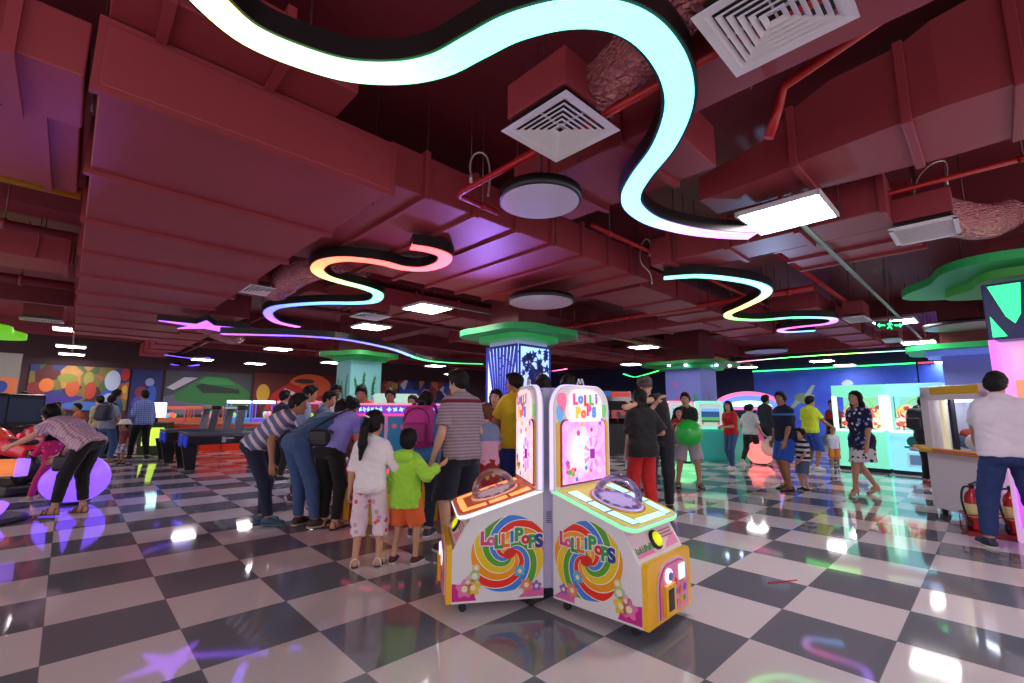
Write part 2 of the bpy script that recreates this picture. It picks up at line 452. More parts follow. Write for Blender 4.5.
    body = field_mesh('person', T + shp + [neck] + hd + LG + AR[0] + AR[1], vx, parent=None, m=skm, scale=S)
    body.location = loc; body.rotation_euler = (0, 0, math.radians(face)); tag(body, label, 'person', group)
    up = Rc @ V3(0, 0, 1); rt = Rc @ V3(1, 0, 0)
    attrs = {'tu': lambda V: (V - W) @ up, 'tv': lambda V: (V - W) @ rt}
    def grow(ps, g, k=None): return [(p[0], p[1], p[2], p[3] + g, p[4] + g, k or p[5]) if p[0] == 'c' else ('e', p[1], p[2], V3(*p[3]) + g, k or p[4]) for p in ps]
    def shorten(ps, f): return ps
    # ---- clothing
    def top_part(t, g, name):
        pr = grow(T[2:] + shp, g, .05)
        hem = t.get('hem', -.08); hp_ = Lr(P, Rp, 0, 0, hem); hu = Rp @ V3(0, 0, 1)
        pr += grow(T[:2], g)
        fl = t.get('flare', 0)
        if hem < -.1 or fl:
            e = Lr(P, Rp, 0, 0, hem - .03) if not t.get('dress') else V3(P[0], P[1], P[2] + hem)
            w = .075 * wf + fl
            pr += [('c', Lr(P, Rp, -.07, -.01, 0), e + V3(-w, 0, 0), .1 * wf + g, .085 * wf + g + fl, .04), ('c', Lr(P, Rp, .07, -.01, 0), e + V3(w, 0, 0), .1 * wf + g, .085 * wf + g + fl, .04), ('c', Lr(P, Rp, 0, 0, 0), e, .1 * wf + g, .09 * wf + g + fl, .04)]
        if t.get('dress'): hp_ = V3(P[0], P[1], P[2] + hem); hu = V3(0, 0, 1)
        cuts = [lambda p: (hp_ - p) @ hu]
        sl = t.get('sleeve', .55); subs = []
        if t.get('straight', 1) and not t.get('dress'):
            e_ = Lr(P, Rp, 0, 0, hem)
            for q in (-1, 0, 1): pr.append(('c', Lr(Ch, Rc, q * .07 * wf, 0, -.03), e_ + Rp @ V3(q * .07 * wf, 0, 0), .1 * wf + g * .7, .1 * wf + g, .04))
        if t.get('dress'):
            for hj, kn, an, fd in leg: pr.append(('c', hj, kn, .095 * (.5 + .5 * wf) + g, .075 + g, .07))
        for s0, el, wr in arm:
            if sl <= 0: continue
            e = s0 + (el - s0) * min(sl, 1); r = .054 * (.6 + .4 * wf); k = min(sl, 1)
            sp = [('c', s0, e, r + g, (r * (1 - k) + .042 * k) + g + t.get('sflare', .008), .03)]
            if sl > 1: sp.append(('c', el, el + (wr - el) * (sl - 1), .043 + g, (.043 * (2 - sl) + .03 * (sl - 1)) + g, .02))
            u_ = unit(el - s0) if sl <= 1 else unit(wr - el); c_ = e if sl <= 1 else el + (wr - el) * (sl - 1)
            # a clean cuff: only cut near the arm's end
            subs.append((sp, [lambda p, c_=c_, u_=u_: np.where(np.linalg.norm(p - c_, axis=-1) < .125, (p - c_) @ u_, -1.)]))
        na = Nk - Rc @ V3(0, 0, .02); nb = Hd
        cuts.append(lambda p: -cone(p, na + Rc @ V3(0, .012, .012), nb, .056 + t.get('neck', .006), .08))
        if t.get('open'):
            pass
        return field_mesh(name, pr, vx, cuts, t.get('wr', .004), body, t['m'], attrs, S, subs)
    if top: top_part(top, top.get('g', .013), top.get('name', 'shirt'))
    if bottom:
        b = bottom; g = b.get('g', .012); ln = b.get('len', 1.93)
        pr = grow(T[:2], g)
        tp = Lr(P, Rp, 0, 0, b.get('rise', .1)); hu = Rp @ V3(0, 0, 1); cuts = [lambda p: (p - tp) @ hu]
        pr += grow([T[2]], g)
        subs = []
        if b.get('skirt'):
            e = V3(P[0], P[1], P[2] - b['skirt']); f_ = b.get('flare', .05)
            pr += [('c', P + V3(q * .06, 0, -.02), e + V3(q * (.07 + f_), 0, 0), .1 * wf + g, .09 + g + f_, .05) for q in (-1, 0, 1)]
            cuts.append(lambda p: (e - p) @ V3(0, 0, 1))
        else:
            for i, (hj, kn, an, fd) in enumerate(leg):
                k = min(ln, 1); e = hj + (kn - hj) * k; r0 = .092 * (.5 + .5 * wf) + g; r1 = .064 + g + b.get('loose', 0)
                sp = [('c', hj, e, r0, r0 * (1 - k) + r1 * k, .025)]
                if ln > 1:
                    q = ln - 1; sp.append(('c', kn, kn + (an - kn) * q, r1, r1 * (1 - q) + (.042 + g + b.get('loose', 0)) * q, .025))
                u_ = unit(kn - hj) if ln <= 1 else unit(an - kn); c_ = e if ln <= 1 else kn + (an - kn) * (ln - 1)
                subs.append((sp, [lambda p, c_=c_, u_=u_: np.where(np.linalg.norm(p - c_, axis=-1) < .15, (p - c_) @ u_, -1.)]))
        field_mesh(b.get('name', 'trousers'), pr, vx, cuts, b.get('wr', .003), body, b['m'], attrs, S, subs)
        if b.get('belt'):
            field_mesh('belt', grow(T[:3], g + .006), vx, [lambda p: np.abs((p - Lr(P, Rp, 0, 0, .075)) @ hu) - .018], 0, body, b['belt'], None, S)
    if shoes:
        for i, (hj, kn, an, fd) in enumerate(leg):
            z0 = an[2] - .085 - lift[i]; a0 = an - fd * .035; kind = shoes.get('kind', 'shoe')
            if kind == 'sandal':
                pr = [('c', V3(a0[0], a0[1], z0 + .012), V3(*(an + fd * .16)[:2], z0 + .012), .036, .042, .02)]
                o = field_mesh('sandal', pr, vx * .8, [lambda p: np.maximum(p[..., 2] - z0 - .02, z0 + .002 - p[..., 2])], 0, body, shoes['sole'], None, S)
                st = MB(); sdv = np.cross(fd, V3(0, 0, 1))
                for f_, hh in ((.1, .05), (.055, .075), (-.035, .085)):
                    c = an + fd * f_; pts = [tuple((V3(c[0], c[1], z0) + sdv * .047 * math.cos(t) + V3(0, 0, .012 + hh * math.sin(t))) * S) for t in np.linspace(0, PI, 11)]
                    st.tube(pts, .007 * S, shoes['m'], 6)
                st.build('strap', shoes['m'], o); continue
            if kind == 'heel':
                pr = [('c', V3(*(an + fd * .06)[:2], z0 + .045), V3(*(an + fd * .15)[:2], z0 + .02), .03, .024, .02), ('c', an - fd * .03 - V3(0, 0, .04), an + fd * .06 - V3(0, 0, .045), .033, .032, .02), ('c', an - fd * .045 - V3(0, 0, .05), V3(*(an - fd * .05)[:2], z0 + .008), .014, .007, .01)]
                field_mesh('shoe', pr, vx * .8, [lambda p: z0 + .002 - p[..., 2], lambda p: p[..., 2] - an[2] + .015], 0, body, shoes['m'], None, S); continue
            pr = [('c', V3(a0[0], a0[1], z0 + .045), V3(*(an + fd * .05)[:2], z0 + .05), .043, .042, .03), ('c', V3(*(an + fd * .04)[:2], z0 + .045), V3(*(an + fd * .155)[:2], z0 + .03), .043, .037, .03), ('c', an, an - V3(0, 0, .03), .043, .045, .03)]
            o = field_mesh('shoe', pr, vx * .8, [lambda p: z0 + .02 - p[..., 2], lambda p: p[..., 2] - an[2] - .012], 0, body, shoes['m'], None, S)
            pr = [('c', V3(a0[0], a0[1], z0 + .014), V3(*(an + fd * .16)[:2], z0 + .014), .047, .042, .02)]
            field_mesh('sole', pr, vx * .8, [lambda p: np.maximum(p[..., 2] - z0 - .026, z0 + .001 - p[..., 2])], 0, o, shoes.get('sole', shoes['m']), None, S)
    if hair:
        k = hair.get('kind', 'short'); hm = hair_mat(hair.get('c', '#0a0808')); hh = Lr(Hd, Rh, 0, -.012 * hs, .03 * hs)
        pr = [('e', hh, Rh, V3(.084, .102, .098) * hs, .02), ('e', Lr(Hd, Rh, 0, -.03 * hs, -.01 * hs), Rh, V3(.078, .078, .085) * hs, .03)]
        fr = hair.get('fringe', 1.05)
        if k in ('short', 'cap'): pr.append(('e', Lr(Hd, Rh, 0, .035 * hs, .09 * hs), Rh, V3(.06, .055, .032) * hs, .03))
        def cut1(p):
            # hairline: high on the brow, down before the ears, lower at the nape
            q = (p - Hd) @ Rh / hs; sg = lambda v: 1 / (1 + np.exp(-np.clip(v, -30, 30)))
            return (-.032 + .112 * sg((q[..., 1] - .042 - .012 * (np.abs(q[..., 0]) < .05)) / .009) - .055 * sg((-q[..., 1] - .035) / .012) - q[..., 2]) * hs
        body_cap = field_mesh('hair', pr, vx, [cut1], .0045, body, hm, None, S)
        pr = []
        if k == 'long':
            ln = hair.get('len', .3)
            for q in (-1, -.5, 0, .5, 1):
                a = Lr(Hd, Rh, q * .07 * hs, (-.045 + .04 * abs(q)) * hs, .0); b_ = Lr(Hd, Rh, q * .075 * hs, (-.075 + .045 * abs(q)) * hs, -.1 * hs); c_ = b_ + (Rc @ V3(0, -.03, -1) if not hair.get('hang') else V3(0, 0, -1)) * (ln - .1)
                pr += [('c', a, b_, .036 * hs, .036, .03), ('c', b_, c_, .036, .022, .03)]
        if k == 'pony':
            a = Lr(Hd, Rh, 0, -.105 * hs, .045 * hs); b_ = Lr(Hd, Rh, 0, -.15 * hs, -.04 * hs); c_ = b_ + Rc @ V3(hair.get('sway', 0), -.0, -hair.get('len', .32))
            pr += [('c', Lr(Hd, Rh, 0, -.08 * hs, .045 * hs), a, .03, .028, .02), ('c', a, b_, .036, .05, .03), ('c', b_, (b_ + c_) / 2, .05, .052, .03), ('c', (b_ + c_) / 2, c_, .052, .018, .03)]
        if k == 'bun':
            pr += [('e', Lr(Hd, Rh, 0, -.125 * hs, .03 * hs), Rh, V3(.05, .045, .05), .02), ('c', Lr(Hd, Rh, 0, -.125 * hs, .0), Lr(Hd, Rh, .02, -.13 * hs, -.09), .035, .012, .02)]
        if pr: field_mesh({'long': 'long_hair', 'pony': 'ponytail', 'bun': 'hair_bun'}[k], pr, vx, (), .003, body, hm, None, S)
    if features:
        ew = mat('#e8e2dc', .3); ed = mat('#120c0a', .3); lp = mat('#8f4a44', .5); br = mat('#0e0b0a', .8)
        def place(mb, name): mb.build(name, None, body)
        for sx in (-1, 1):
            e = Lr(Hd, Rh, sx * .031 * hs, .074 * hs, .006 * hs) * S; mb = MB(); Rm = Matrix([list(r) for r in Rh]).to_4x4()
            mb.ball(e, (.014 * hs * S, .007 * hs * S, .0075 * hs * S), ew, 12, Rm); mb.ball(Lr(V3(*e), Rh, 0, .005 * hs * S, 0), (.006 * hs * S, .004 * hs * S, .0065 * hs * S), ed, 10, Rm); place(mb, 'eye')
            mb = MB(); e = Lr(Hd, Rh, sx * .032 * hs, .077 * hs, .026 * hs) * S; mb.ball(e, (.019 * hs * S, .006 * hs * S, .0045 * hs * S), br, 10, Rm); place(mb, 'eyebrow')
        e = Lr(Hd, Rh, 0, .087 * hs, -.06 * hs) * S; mb = MB(); mb.ball(e, (.021 * hs * S, .008 * hs * S, .006 * hs * S), lp, 12, Rm); place(mb, 'mouth')
    # some points of the pose for things people hold or wear, in world space
    Mw = Matrix.Translation(loc) @ Matrix.Rotation(math.radians(face), 4, 'Z')
    w = lambda v: Mw @ (Vector(v) * S)
    return dict(body=body, S=S, Mw=Mw, arm=[[w(q) for q in a] for a in arm], Sh=w(Sh), Ch=w(Ch), W=w(W), P=w(P), Hd=w(Hd), leg=[[w(q) for q in l[:3]] for l in leg],
                Rc=Matrix([list(r) for r in (rz_(face) @ Rc)]), Rh=Matrix([list(r) for r in (rz_(face) @ Rh)]), w=w)
# ------------------------------------------------------------------ the room
RED = '#9e3c45'
def paint(c=RED, name='red_paint'):
    n = NT(name, .5); ns = n.n('TexNoise', {'Vector': n.tc.outputs['Object'], 'Scale': 1.3, 'Detail': 4.}); n2 = n.n('TexNoise', {'Vector': n.tc.outputs['Object'], 'Scale': 24., 'Detail': 3.})
    r = lin(c)
    return n.out(n.mix(n.math('MULTIPLY', ns.outputs['Fac'], .6), c, tuple(x * .55 for x in r)), bump=n2.outputs['Fac'], bd=.001)
red = paint(); red2 = paint('#7c2832', 'red_paint_dark'); redpipe = mat('#b5141c', .35); black = mat('#0a0a0c', .4); rod = mat('#6b4a4a', .4, .6)
ROT = TH
def abbox(name, a0, a1, b0, b1, z0, z1, m, parent=None):
    mb = MB(); mb.box(((a0 + a1) / 2, (b0 + b1) / 2, (z0 + z1) / 2), (a1 - a0, b1 - b0, z1 - z0), m)
    return mb.build(name, m, parent, None if parent else (0, 0, 0), None if parent else ROT)
LO, HI, CZ = -4., 22., 3.75
UP = 1.12                       # everything under the slab is set out for a lower slab, then raised
CT = CAMH + (CZ - CAMH) * UP
# floor: polished checkered tiles
n = NT('polished_checker_tiles', .07)
p = n.n('Mapping', {'Vector': n.tc.outputs['Object'], 'Location': (0, 0, .31)})
org = to_ab(Vector((-1.1405, 2.9852, 0)))
p.inputs['Location'].default_value = (-org[0] + 24.0, -org[1] + 24.0, .3)
ck = n.n('TexChecker', {'Vector': p.outputs[0], 'Scale': 1 / .6})
sc = n.n('Mapping', {'Vector': p.outputs[0], 'Scale': (1 / .6, 1 / .6, 0)})
x, y, z = n.xyz(sc.outputs[0])
wn = n.n('TexWhiteNoise', {'Vector': n.n('VectorMath', {0: sc.outputs[0]}, operation='FLOOR').outputs[0]}, noise_dimensions='2D')
ns = n.n('TexNoise', {'Vector': n.tc.outputs['Object'], 'Scale': 90., 'Detail': 4.})
n3 = n.n('TexNoise', {'Vector': n.tc.outputs['Object'], 'Scale': 1.1, 'Detail': 3.})
dk = n.mix(n.math('MULTIPLY', ns.outputs['Fac'], .6), '#6c6e78', '#80828c'); lt = n.mix(n.math('MULTIPLY', ns.outputs['Fac'], .5), '#e0d5d8', '#d2c6c9')
col = n.mix(ck.outputs['Fac'], lt, dk) if True else None
tv = n.math('ADD', n.math('MULTIPLY', wn.outputs['Value'], .1), .92)
cc = n.n('CombineXYZ', {0: tv, 1: tv, 2: tv}); col = n.mix(1., col, cc.outputs[0], 'MULTIPLY')
fx = n.math('PINGPONG', x, .5); fy = n.math('PINGPONG', y, .5)
g = n.math('LESS_THAN', n.math('MINIMUM', fx, fy), .0045)
col = n.mix(n.math('MULTIPLY', g, .6), col, '#6f6a6c')
rg = n.math('ADD', n.math('MULTIPLY', n3.outputs['Fac'], .07), .02)
n.p.inputs['Specular IOR Level'].default_value = .75
fl_m = n.out(col, rough=rg)
fl = MB(); fl.box(((LO + HI) / 2, (LO + HI) / 2, -.06), (HI - LO, HI - LO, .12), fl_m)
struct(fl.build('floor', fl_m, None, (0, 0, 0), ROT))
struct(abbox('ceiling', LO, HI, LO, HI, CT, CT + .15, red2))
wm = mat('#2a2233', .7)
struct(abbox('wall_back_left', LO, HI, HI, HI + .15, 0, CT, mat('#3a2027', .7)))
struct(abbox('wall_back_right', HI, HI + .15, LO, HI, 0, CT, mat('#141c4a', .7)))

# beams of the slab
i = 0
for b in (7.4, 14.5, 20.5):
    i += 1; struct(abbox('trim_%d' % i, LO, HI, b, b + .45, 3.6, CT, red2))
for a in (7.2, 14.1, 20.5):
    i += 1; struct(abbox('trim_%d' % i, a, a + .45, LO, HI, 3.6, CT, red2))

_shell = set(bpy.data.objects)
# ------------------------------------------------------------------ ducts
def duct(label, a0, a1, b0, b1, z0, z1, along, step=.9, m=None, flange=.03, start=None):
    """a boxed air duct with a flange at every joint"""
    m = m or red
    t = thing('air_duct', label, 'air duct', ab((a0 + a1) / 2, (b0 + b1) / 2, z0), ROT, 'painted air ducts under the slab')
    L, Wd = ((b1 - b0), (a1 - a0)) if along == 'b' else ((a1 - a0), (b1 - b0))
    mb = MB(); sx, sy = (a1 - a0), (b1 - b0); mb.box((0, 0, (z1 - z0) / 2), (sx, sy, z1 - z0), m, bev=.008); mb.build('duct_body', m, t)
    k = -L / 2 + (start if start is not None else .02); h = z1 - z0
    while k < L / 2:
        f = MB(); w2 = Wd / 2 + flange / 2; th = .045
        for c, s in (((-w2, 0, h / 2), (flange, th, h + flange * 2)), ((w2, 0, h / 2), (flange, th, h + flange * 2)), ((0, 0, -flange / 2), (Wd, th, flange)), ((0, 0, h + flange / 2), (Wd, th, flange))):
            c = (c[0], k, c[2])
            if along == 'a': c = (c[1], c[0], c[2]); s = (s[1], s[0], s[2])
            f.box(c, s, m)
        f.build('flange', m, t); k += step
    # hangers up to the slab
    for k in (-L / 2 + .3, 0, L / 2 - .3):
        for q in (-Wd / 2 - .015, Wd / 2 + .015):
            p_ = (q, k) if along == 'b' else (k, q); f = MB(); f.cyl((*p_, 0), (*p_, CZ - z0 - .01), .006, m=rod, n=6); f.build('hanger', rod, t)
    return t
duct('broad flat red duct running away overhead with many cross seams, widest of all', -.05, 1.45, 2.72, 13., 2.8, 3.12, 'b', 1.06, start=.03)
duct('short red duct crossing above the front end of the broad flat duct', -.05, 1.05, 2.42, 3.1, 3.16, 3.42, 'a', .5, start=.2)
duct('wide red duct with close ribs glowing violet underneath beside the white disc', 1.5, 5.1, 2.85, 5.0, 2.92, 3.25, 'a', .48, start=.3)
duct('plain red duct above the large white diffuser, tinted pink by the lamp', 1.95, 2.31, -2., 1.0, 2.93, 3.25, 'b', 1.3, start=.6)
duct('stubby red duct between the white disc and the great rope of light', 2.3, 3.0, 1.15, 2.4, 2.95, 3.25, 'b', .6, start=.3)
duct('red duct at the edge of the hall lit violet below, over the yellow pipe', -3.8, -.1, 2.75, 3.3, 2.82, 3.1, 'a', .42, start=.1)
duct('high dark red duct behind the violet lit one at the hall edge', -3.8, -.12, 3.6, 4.9, 3.0, 3.3, 'a', .7)
duct('slim red duct hidden in the dark above the lime canopy', -3.8, -.12, 7.2, 7.9, 2.95, 3.25, 'a', .9)
duct('long red duct leading to the mural wall beyond the broad one', 1.5, 2.2, 9.2, 19., 2.95, 3.3, 'b', 1.4)
duct('red duct passing above the carved blue column', 5.4, 11.6, 3.2, 4.1, 3.0, 3.3, 'a', 1.1)
duct('red duct crossing near the second white disc and yellow pipe', 2.3, 6.2, 6.7, 7.5, 3.0, 3.28, 'a', .9)
duct('far red duct crossing between the two green canopies at the back', 6.5, 18., 8.2, 9., 2.95, 3.25, 'a', 1.4)
duct('red duct stepping away behind the square lamp by the exit arrow', 4.5, 4.98, .45, 2.5, 2.9, 3.2, 'b', .6)
duct('squat red duct box beside the slotted grille', 5.05, 6.0, .35, 1.4, 2.95, 3.3, 'a', .45)
duct('long dark red duct above the sea mural side', 7.6, 19., -.9, -.1, 2.95, 3.3, 'a', 1.4)
duct('red duct over the teal prize machines', 8.2, 16., 1.8, 2.4, 2.95, 3.2, 'a', 1.2)
duct('red cross duct above the curling rope of light', 8.4, 9.1, 2.6, 8., 2.95, 3.22, 'b', 1.)
# the bent duct high at the side: a chain of sections of changing width
t = thing('air_duct', 'crooked red duct of stepped sections rising over the square lamp', 'air duct', ab(3.7, 0, 3.0), ROT, 'painted air ducts under the slab')
prof = [(1.5, .18, .1), (1.0, .22, .14), (.8, .26, .2), (.55, .30, .24), (.2, .34, .24), (.05, .36, .27), (-.25, .34, .3), (-.6, .36, .36), (-1.2, .36, .36), (-3, .36, .36)]
mb = MB()
for k in range(len(prof) - 1):
    (b0, w0, h0), (b1, w1, h1) = prof[k], prof[k + 1]
    vs = [mb.bm.verts.new(q) for q in ((-w0, b0, 0), (w0, b0, 0), (w0, b0, 2 * h0), (-w0, b0, 2 * h0), (-w1, b1, 0), (w1, b1, 0), (w1, b1, 2 * h1), (-w1, b1, 2 * h1))]
    for q in ((0, 1, 2, 3), (4, 5, 6, 7), (0, 1, 5, 4), (1, 2, 6, 5), (2, 3, 7, 6), (3, 0, 4, 7)): mb.bm.faces.new([vs[j] for j in q])
mb.build('duct_body', red, t)
for b_, w_, h_ in ((.8, .26, .2), (.2, .34, .24), (-.25, .34, .3), (-.6, .36, .36), (-1.2, .36, .36)):
    f = MB(); f.box((0, b_, h_), (2 * w_ + .05, .05, 2 * h_ + .05), red, bev=.006); f.build('flange', red, t)

# ------------------------------------------------------------------ pipes
def pipe(label, pts, r, m, cat='pipe', name='pipe', clamps=0):
    t = MB(); t.tube(pts, r, m, 12); o = t.build(name, m); tag(o, label, cat)
    if clamps:
        P = [Vector(q) for q in pts]; L = [(P[i + 1] - P[i]).length for i in range(len(P) - 1)]; T = sum(L); k = .3
        while k < T:
            s = k; i = 0
            while i < len(L) - 1 and s > L[i]: s -= L[i]; i += 1
            d = (P[i + 1] - P[i]).normalized(); c = P[i] + d * s
            f = MB(); f.cyl(c - d * .02, c + d * .02, r * 1.25, m=m, n=12); f.cyl(c, (c.x, c.y, CZ - .01), .006, m=rod, n=6); f.build('pipe_clamp', m, o); k += clamps
    return o
yel = mat('#c99a12', .4)
pipe('yellow pipe crossing overhead in front of the violet ribbed duct', [ab(.9, 5.15, 3.14), ab(4.8, 5.15, 3.14)], .045, yel, clamps=1.6)
pipe('yellow pipe at the dark hall edge below the violet duct', [ab(-3.9, 5.06, 3.06), ab(-.1, 5.06, 3.06)], .05, yel, clamps=1.2)
pipe('yellow pipe far back above the sea creature column', [ab(8.3, 6.42, 3.1), ab(19., 6.42, 3.1)], .045, yel, clamps=2.)
pipe('bright red sprinkler pipe bent around the white disc', [ab(1.88, -.8, 2.86), ab(1.88, 2.5, 2.86), ab(1.9, 2.56, 2.86), ab(2.3, 2.58, 2.86)], .022, redpipe, clamps=1.1)
pipe('bright red pipe running back above the curling rope of light', [ab(7.3, 1.6, 3.02), ab(7.3, 6.2, 3.02)], .045, redpipe, clamps=1.3)
pipe('bright red pipe with an elbow beside the large diffuser', [ab(2.42, .15, 3.05), ab(2.6, .62, 3.05), ab(2.62, .66, 2.95), ab(2.62, .72, 2.8)], .025, redpipe)
pipe('thin red pipe across the dark slab by the flexible hose', [ab(4.7, -.6, 3.1), ab(4.7, 2.6, 3.1)], .02, redpipe, clamps=1.)
pipe('thin red pipe crossing behind the mint rope of light', [ab(3.5, 2.55, 3.1), ab(12, 2.55, 3.1)], .022, redpipe, clamps=1.5)
pipe('dark red pipe along the ceiling toward the sea mural', [ab(5.1, 1.55, 3.1), ab(19.4, 1.55, 3.1)], .03, redpipe, clamps=2.)
pipe('thin dark pipe running toward the mural wall beside the broad duct', [ab(2.6, 5.6, 3.1), ab(2.6, 19.4, 3.1)], .03, red2, clamps=2.)
pipe('dark pipe crossing the far ceiling before the mural wall', [ab(1.6, 14., 3.05), ab(19.4, 14., 3.05)], .05, red2, clamps=2.5)
pipe('dark red pipe crossing overhead behind the center column canopy', [ab(2.3, 8.1, 3.05), ab(19.4, 7.8, 3.05)], .04, red2, clamps=2.5)
pipe('dark red pipe at the hall edge above the lime canopy', [ab(-3.9, 6.2, 3.), ab(-.1, 6.2, 3.)], .04, red2, clamps=1.5)
pipe('second dark pipe at the hall edge near the lime canopy', [ab(-3.9, 8.6, 2.95), ab(-.1, 8.6, 2.95)], .06, red2, clamps=1.5)
pipe('grey strut channel carrying square lamps past the second white disc', [ab(3.7, 5.72, 2.9), ab(11.7, 5.72, 2.9)], .018, mat('#7a6a6c', .4, .5), 'strut', 'strut_channel', 2.)
pipe('pale green strut channel running back under the exit arrow lamps', [ab(3.8, 1.0, 2.9), ab(19.4, 1.0, 2.9)], .02, mat('#8fb3a8', .4, .3), 'strut', 'strut_channel', 2.4)
pipe('pale strut channel carrying the slim lamps along the dark hall edge', [ab(-.05, 12., 2.9), ab(-.05, 19.4, 2.9)], .018, mat('#7a6a6c', .4, .5), 'strut', 'strut_channel', 2.4)
# flexible sprinkler hoses
hose = mat('#c9bfb8', .3, .6)
def hose_(label, pts):
    t = MB(); t.tube(bez(pts, 8), .008, hose, 8); o = t.build('sprinkler_hose', hose); tag(o, label, 'hose')
    c = Vector(pts[0]); f = MB(); f.cyl(c - Vector((0, 0, .05)), c + Vector((0, 0, .02)), .014, m=hose, n=10); f.build('nozzle', hose, o)
    f = MB(); f.cyl(c, (c.x, c.y, CZ - .01), .005, m=rod, n=6); f.build('hanger', rod, o)
def px(z, *q): return [at(u, v, z + w) for u, v, w in [(a if len(a) == 3 else (*a, 0)) for a in q]]
def pz(y, *q): return [ay(u, v, y) for u, v in q]
hose_('curled steel sprinkler hose above the white disc and red pipe', pz(3.3, (471, 176), (470, 165), (474, 155), (482, 153), (488, 160), (490, 178), (488, 196)))
hose_('curled steel sprinkler hose at the start of the mint rope of light', pz(5.1, (650, 252), (650, 243), (646, 239), (641, 247), (641, 262), (650, 273), (652, 284)))
hose_('long steel sprinkler hose looping between the square lamp and slotted grille', pz(4.0, (946, 180), (947, 168), (943, 161), (930, 165), (918, 178), (913, 195), (905, 210), (885, 222), (865, 227)))

# ------------------------------------------------------------------ lamps
SCALE_E = 1.
def lamp(label, a, b, w=.56, d=.56, z=2.84, e=22.):
    t = thing('panel_lamp', label, 'lamp', ab(a, b, z), ROT, 'square ceiling panel lamps')
    f = MB(); fw = .018
    for c, s in (((0, d / 2, .018), (w + fw, fw, .036)), ((0, -d / 2, .018), (w + fw, fw, .036)), ((w / 2, 0, .018), (fw, d, .036)), ((-w / 2, 0, .018), (fw, d, .036)), ((0, 0, .033), (w, d, .006))): f.box(c, s, None)
    f.build('lamp_frame', mat('#d9d9dc', .4), t)
    g = MB(); g.box((0, 0, .012), (w - fw, d - fw, .01), None); g.build('diffuser', mat('#ffffff', .4, emit=e, ecol='#fff6f8', name='lamp_glow'), t)
    for q in (-1, 1): h = MB(); h.cyl((q * .12, 0, .036), (q * .12, 0, CZ - z - .01), .004, m=rod, n=6); h.build('hanger', rod, t)
lamp('large square panel lamp hanging nearest, below the red drop rod', 3.95, 1.0)
lamp('square panel lamp behind the green exit arrow sign', 10.15, 1.08)
lamp('slim panel lamp on the green strut, next beyond the exit arrow sign', 13.5, 1.08)
lamp('slim panel lamp on the green strut, third beyond the exit arrow', 16.4, 1.02)
lamp('slim panel lamp on the green strut, last before the sea mural', 19.4, .95)
lamp('square panel lamp hanging near the coral red curl of light', 3.85, 5.92)
lamp('square panel lamp above the seaweed painted column, beside a flat grille', 4.0, 8.05)
lamp('slim panel lamp on the dark hall edge, nearest of the row of three', -.08, 12.7)
lamp('slim panel lamp on the dark hall edge, middle of the row of three', -.08, 16.3)
lamp('slim panel lamp on the dark hall edge, farthest of the row of three', -.05, 18.7)
lamp('panel lamp over the air hockey tables, near the long violet rope', 3.85, 12.9)
lamp('panel lamp before the green picture, beyond the air hockey tables', 3.0, 17.6)
lamp('panel lamp before the red picture, over the small prize machines', 4.6, 17.8)
lamp('panel lamp above the seaweed column edge in front of the red picture', 6.3, 15.4)
lamp('panel lamp just beside the lamp over the seaweed column edge', 6.9, 15.4)
lamp('panel lamp between the center column and sea creature column', 10.05, 5.85)
lamp('panel lamp directly above the sea creature column canopy', 13.4, 5.95)
lamp('panel lamp above the bonneted person, behind the candy machine', 13.6, 8.4)
lamp('panel lamp behind the center column canopy, near its edge', 8.2, 8.9)
lamp('panel lamp over the dark arcade aisle beyond the sea creature column', 17.2, 6.)
lamp('panel lamp above the boy in navy, before the sea mural', 16.6, 3.6)
lamp('panel lamp above the young man in yellow, before the sea mural', 18.6, 3.4)
lamp('panel lamp far back above the red table crowd', 9.4, 13.8)
lamp('added panel lamp far back before the blue and red mural', 12.2, 16.6)  # lamp added to brighten the dark far mural
lamp('added panel lamp in the farthest corner beyond the crowd', 16.5, 16.8)  # second added lamp, brightens the far centre of the hall

